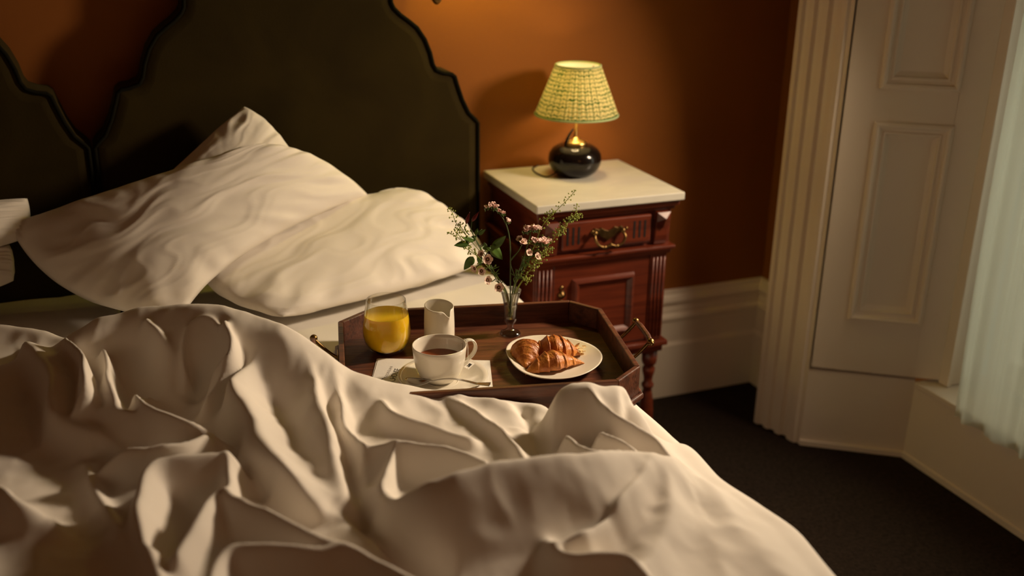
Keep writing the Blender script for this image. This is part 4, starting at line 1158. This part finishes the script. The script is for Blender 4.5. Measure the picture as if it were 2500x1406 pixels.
# ------------------------------------------------------------------ bedside lamp
LP = Vector((1.226, -.135, .821))
lamp = empty('table_lamp', LP, 'bedside lamp with round black base and green patterned pleated shade', 'lamp')
bp = [(.0001, 0), (.044, 0), (.049, .002), (.062, .012), (.072, .028), (.0755, .045), (.073, .061), (.064, .075), (.050, .084), (.036, .087), (.030, .085), (.0001, .085)]
MB().lathe(bp, 56).build('base', M['blackglaze'], lamp, smooth=True)
MB().lathe([(.031, .084), (.034, .089), (.033, .095), (.022, .100), (.010, .103), (.0085, .108), (.0001, .108)], 32).build('collar', M['brass_bright'], lamp, smooth=True)
MB().lathe([(.006, .100), (.0065, .108), (.0045, .112), (.0045, .20), (.0001, .20)], 16).build('stem', M['brass_bright'], lamp, smooth=True)
MB().tube(spl([(-.030, -.006, .088), (-.029, -.006, .100), (-.021, -.004, .116), (-.009, -.002, .131)], 6), [.0062 - .0002 * q for q in range(19)], 8).build('stalk_ornament', M['blackglaze'], lamp, smooth=True)
MB().tube(spl([(-.045, -.005, .020), (-.085, -.012, .004), (-.10, .03, .003), (-.09, .09, .003), (-.06, .122, .003)], 6), .002, 6).build('cord', M['black'], lamp, smooth=True)
def shade():
    seg = 240; R0, R1, za, zb = .115, .062, .172, .306; n = 16; vs = []; fs = []; uvs = []
    for j in range(n + 1):
        t = j / n
        for k in range(seg + 1):
            a = 2 * PI * k / seg; r = R0 + (R1 - R0) * t + .0014 * math.sin(a * 60) * (1 if 0 < j < n else .5)
            vs.append((r * math.cos(a), r * math.sin(a), za + (zb - za) * t)); uvs.append((k / seg, t))
    for j in range(n):
        for k in range(seg): a = j * (seg + 1) + k; fs.append((a, a + 1, a + seg + 2, a + seg + 1))
    me = bpy.data.meshes.new('shade'); me.from_pydata(vs, [], fs); ul = me.uv_layers.new(name='UVMap')
    for lp_ in me.loops: ul.data[lp_.index].uv = uvs[lp_.vertex_index]
    o = link('shade', me, M['shade'], lamp, True)
    vi_ = []; n_ = 60
    for z_, rr_ in ((za + .002, R0 - .004), (zb - .002, R1 - .004)):
        vi_ += [(rr_ * math.cos(2 * PI * k / n_), rr_ * math.sin(2 * PI * k / n_), z_) for k in range(n_)]
    lm_ = MB().add(vi_, [(k, (k + 1) % n_, n_ + (k + 1) % n_, n_ + k) for k in range(n_)]).build('lining', M['lining'], o, smooth=True)
    tr = mat('shade_trim', (.42, .50, .24), .8, bump=(300, .5))
    for r, z in ((R0, za), (R1, zb)):
        b = MB(); b.tube([(r * math.cos(2 * PI * k / 80), r * math.sin(2 * PI * k / 80), z) for k in range(81)], .0028, 8, cap=False); b.build('trim_band', tr, o, smooth=True)
    sp = MB()
    for k in range(3): a = 2 * PI * k / 3 + .3; sp.tube([(0, 0, .25), (R1 * math.cos(a), R1 * math.sin(a), zb - .004)], .0012, 6)
    sp.build('wire_carrier', M['brass'], o)
shade()
bl = MB(); bl.lathe([(.0001, .262), (.012, .258), (.021, .244), (.023, .230), (.018, .214), (.012, .202), (.012, .190), (.0001, .190)], 24); bl.build('bulb', M['bulb'], lamp, smooth=True)
pl_ = light('lamp_bulb_light', 'POINT', (0, 0, .236), 4.2, (1, .70, .32), shadow_soft_size=.026); pl_.parent = lamp

# ------------------------------------------------------------------ wall sconce above the headboard's shoulder (its tip enters the frame)
WS = Vector((.90, 0, 1.40))
ws = empty('wall_sconce', WS, 'brass wall light above the headboard, only its lower tip showing', 'wall light')
MB().lathe([(.0001, -.002), (.034, 0), (.036, .004), (.030, .010), (.012, .014), (.0001, .015)], 32, (-.06, 0, .04), axis=(0, -1, 0)).build('wall_plate', M['brass'], ws, smooth=True)
MB().tube(spl([(-.06, -.010, .04), (-.06, -.045, .02), (-.06, -.070, -.04), (-.06, -.085, -.085), (-.03, -.10, -.075), (.02, -.13, .0), (.06, -.15, .06)], 6), .005, 10).build('arm', M['brass'], ws, smooth=True)
MB().lathe([(.0001, -.018), (.006, -.016), (.012, -.008), (.014, 0), (.010, .008), (.0001, .010)], 20, (-.06, -.085, -.092)).build('finial', M['brass'], ws, smooth=True)
MB().lathe([(.0001, .05), (.016, .052), (.018, .06), (.014, .09), (.0001, .09)], 20, (.06, -.15, 0)).build('holder', M['brass'], ws, smooth=True)
sh = MB(); sh.shell([(.070, .08), (.045, .20), (.0435, .20), (.0685, .08), (.070, .08)], 40, (.06, -.15, 0)); sh.build('shade', mat('cream_shade', (.7, .6, .4), .9), ws, smooth=True)
bb = MB(); blob(bb, (.06, -.15, .115), .016, (1, 1, 1.4), 16, 10); bb.build('bulb', M['bulb'], ws, smooth=True)
sl = light('sconce_bulb_light', 'POINT', (.06, -.15, .115), 6.4, (1, .80, .10), shadow_soft_size=.03); sl.parent = ws
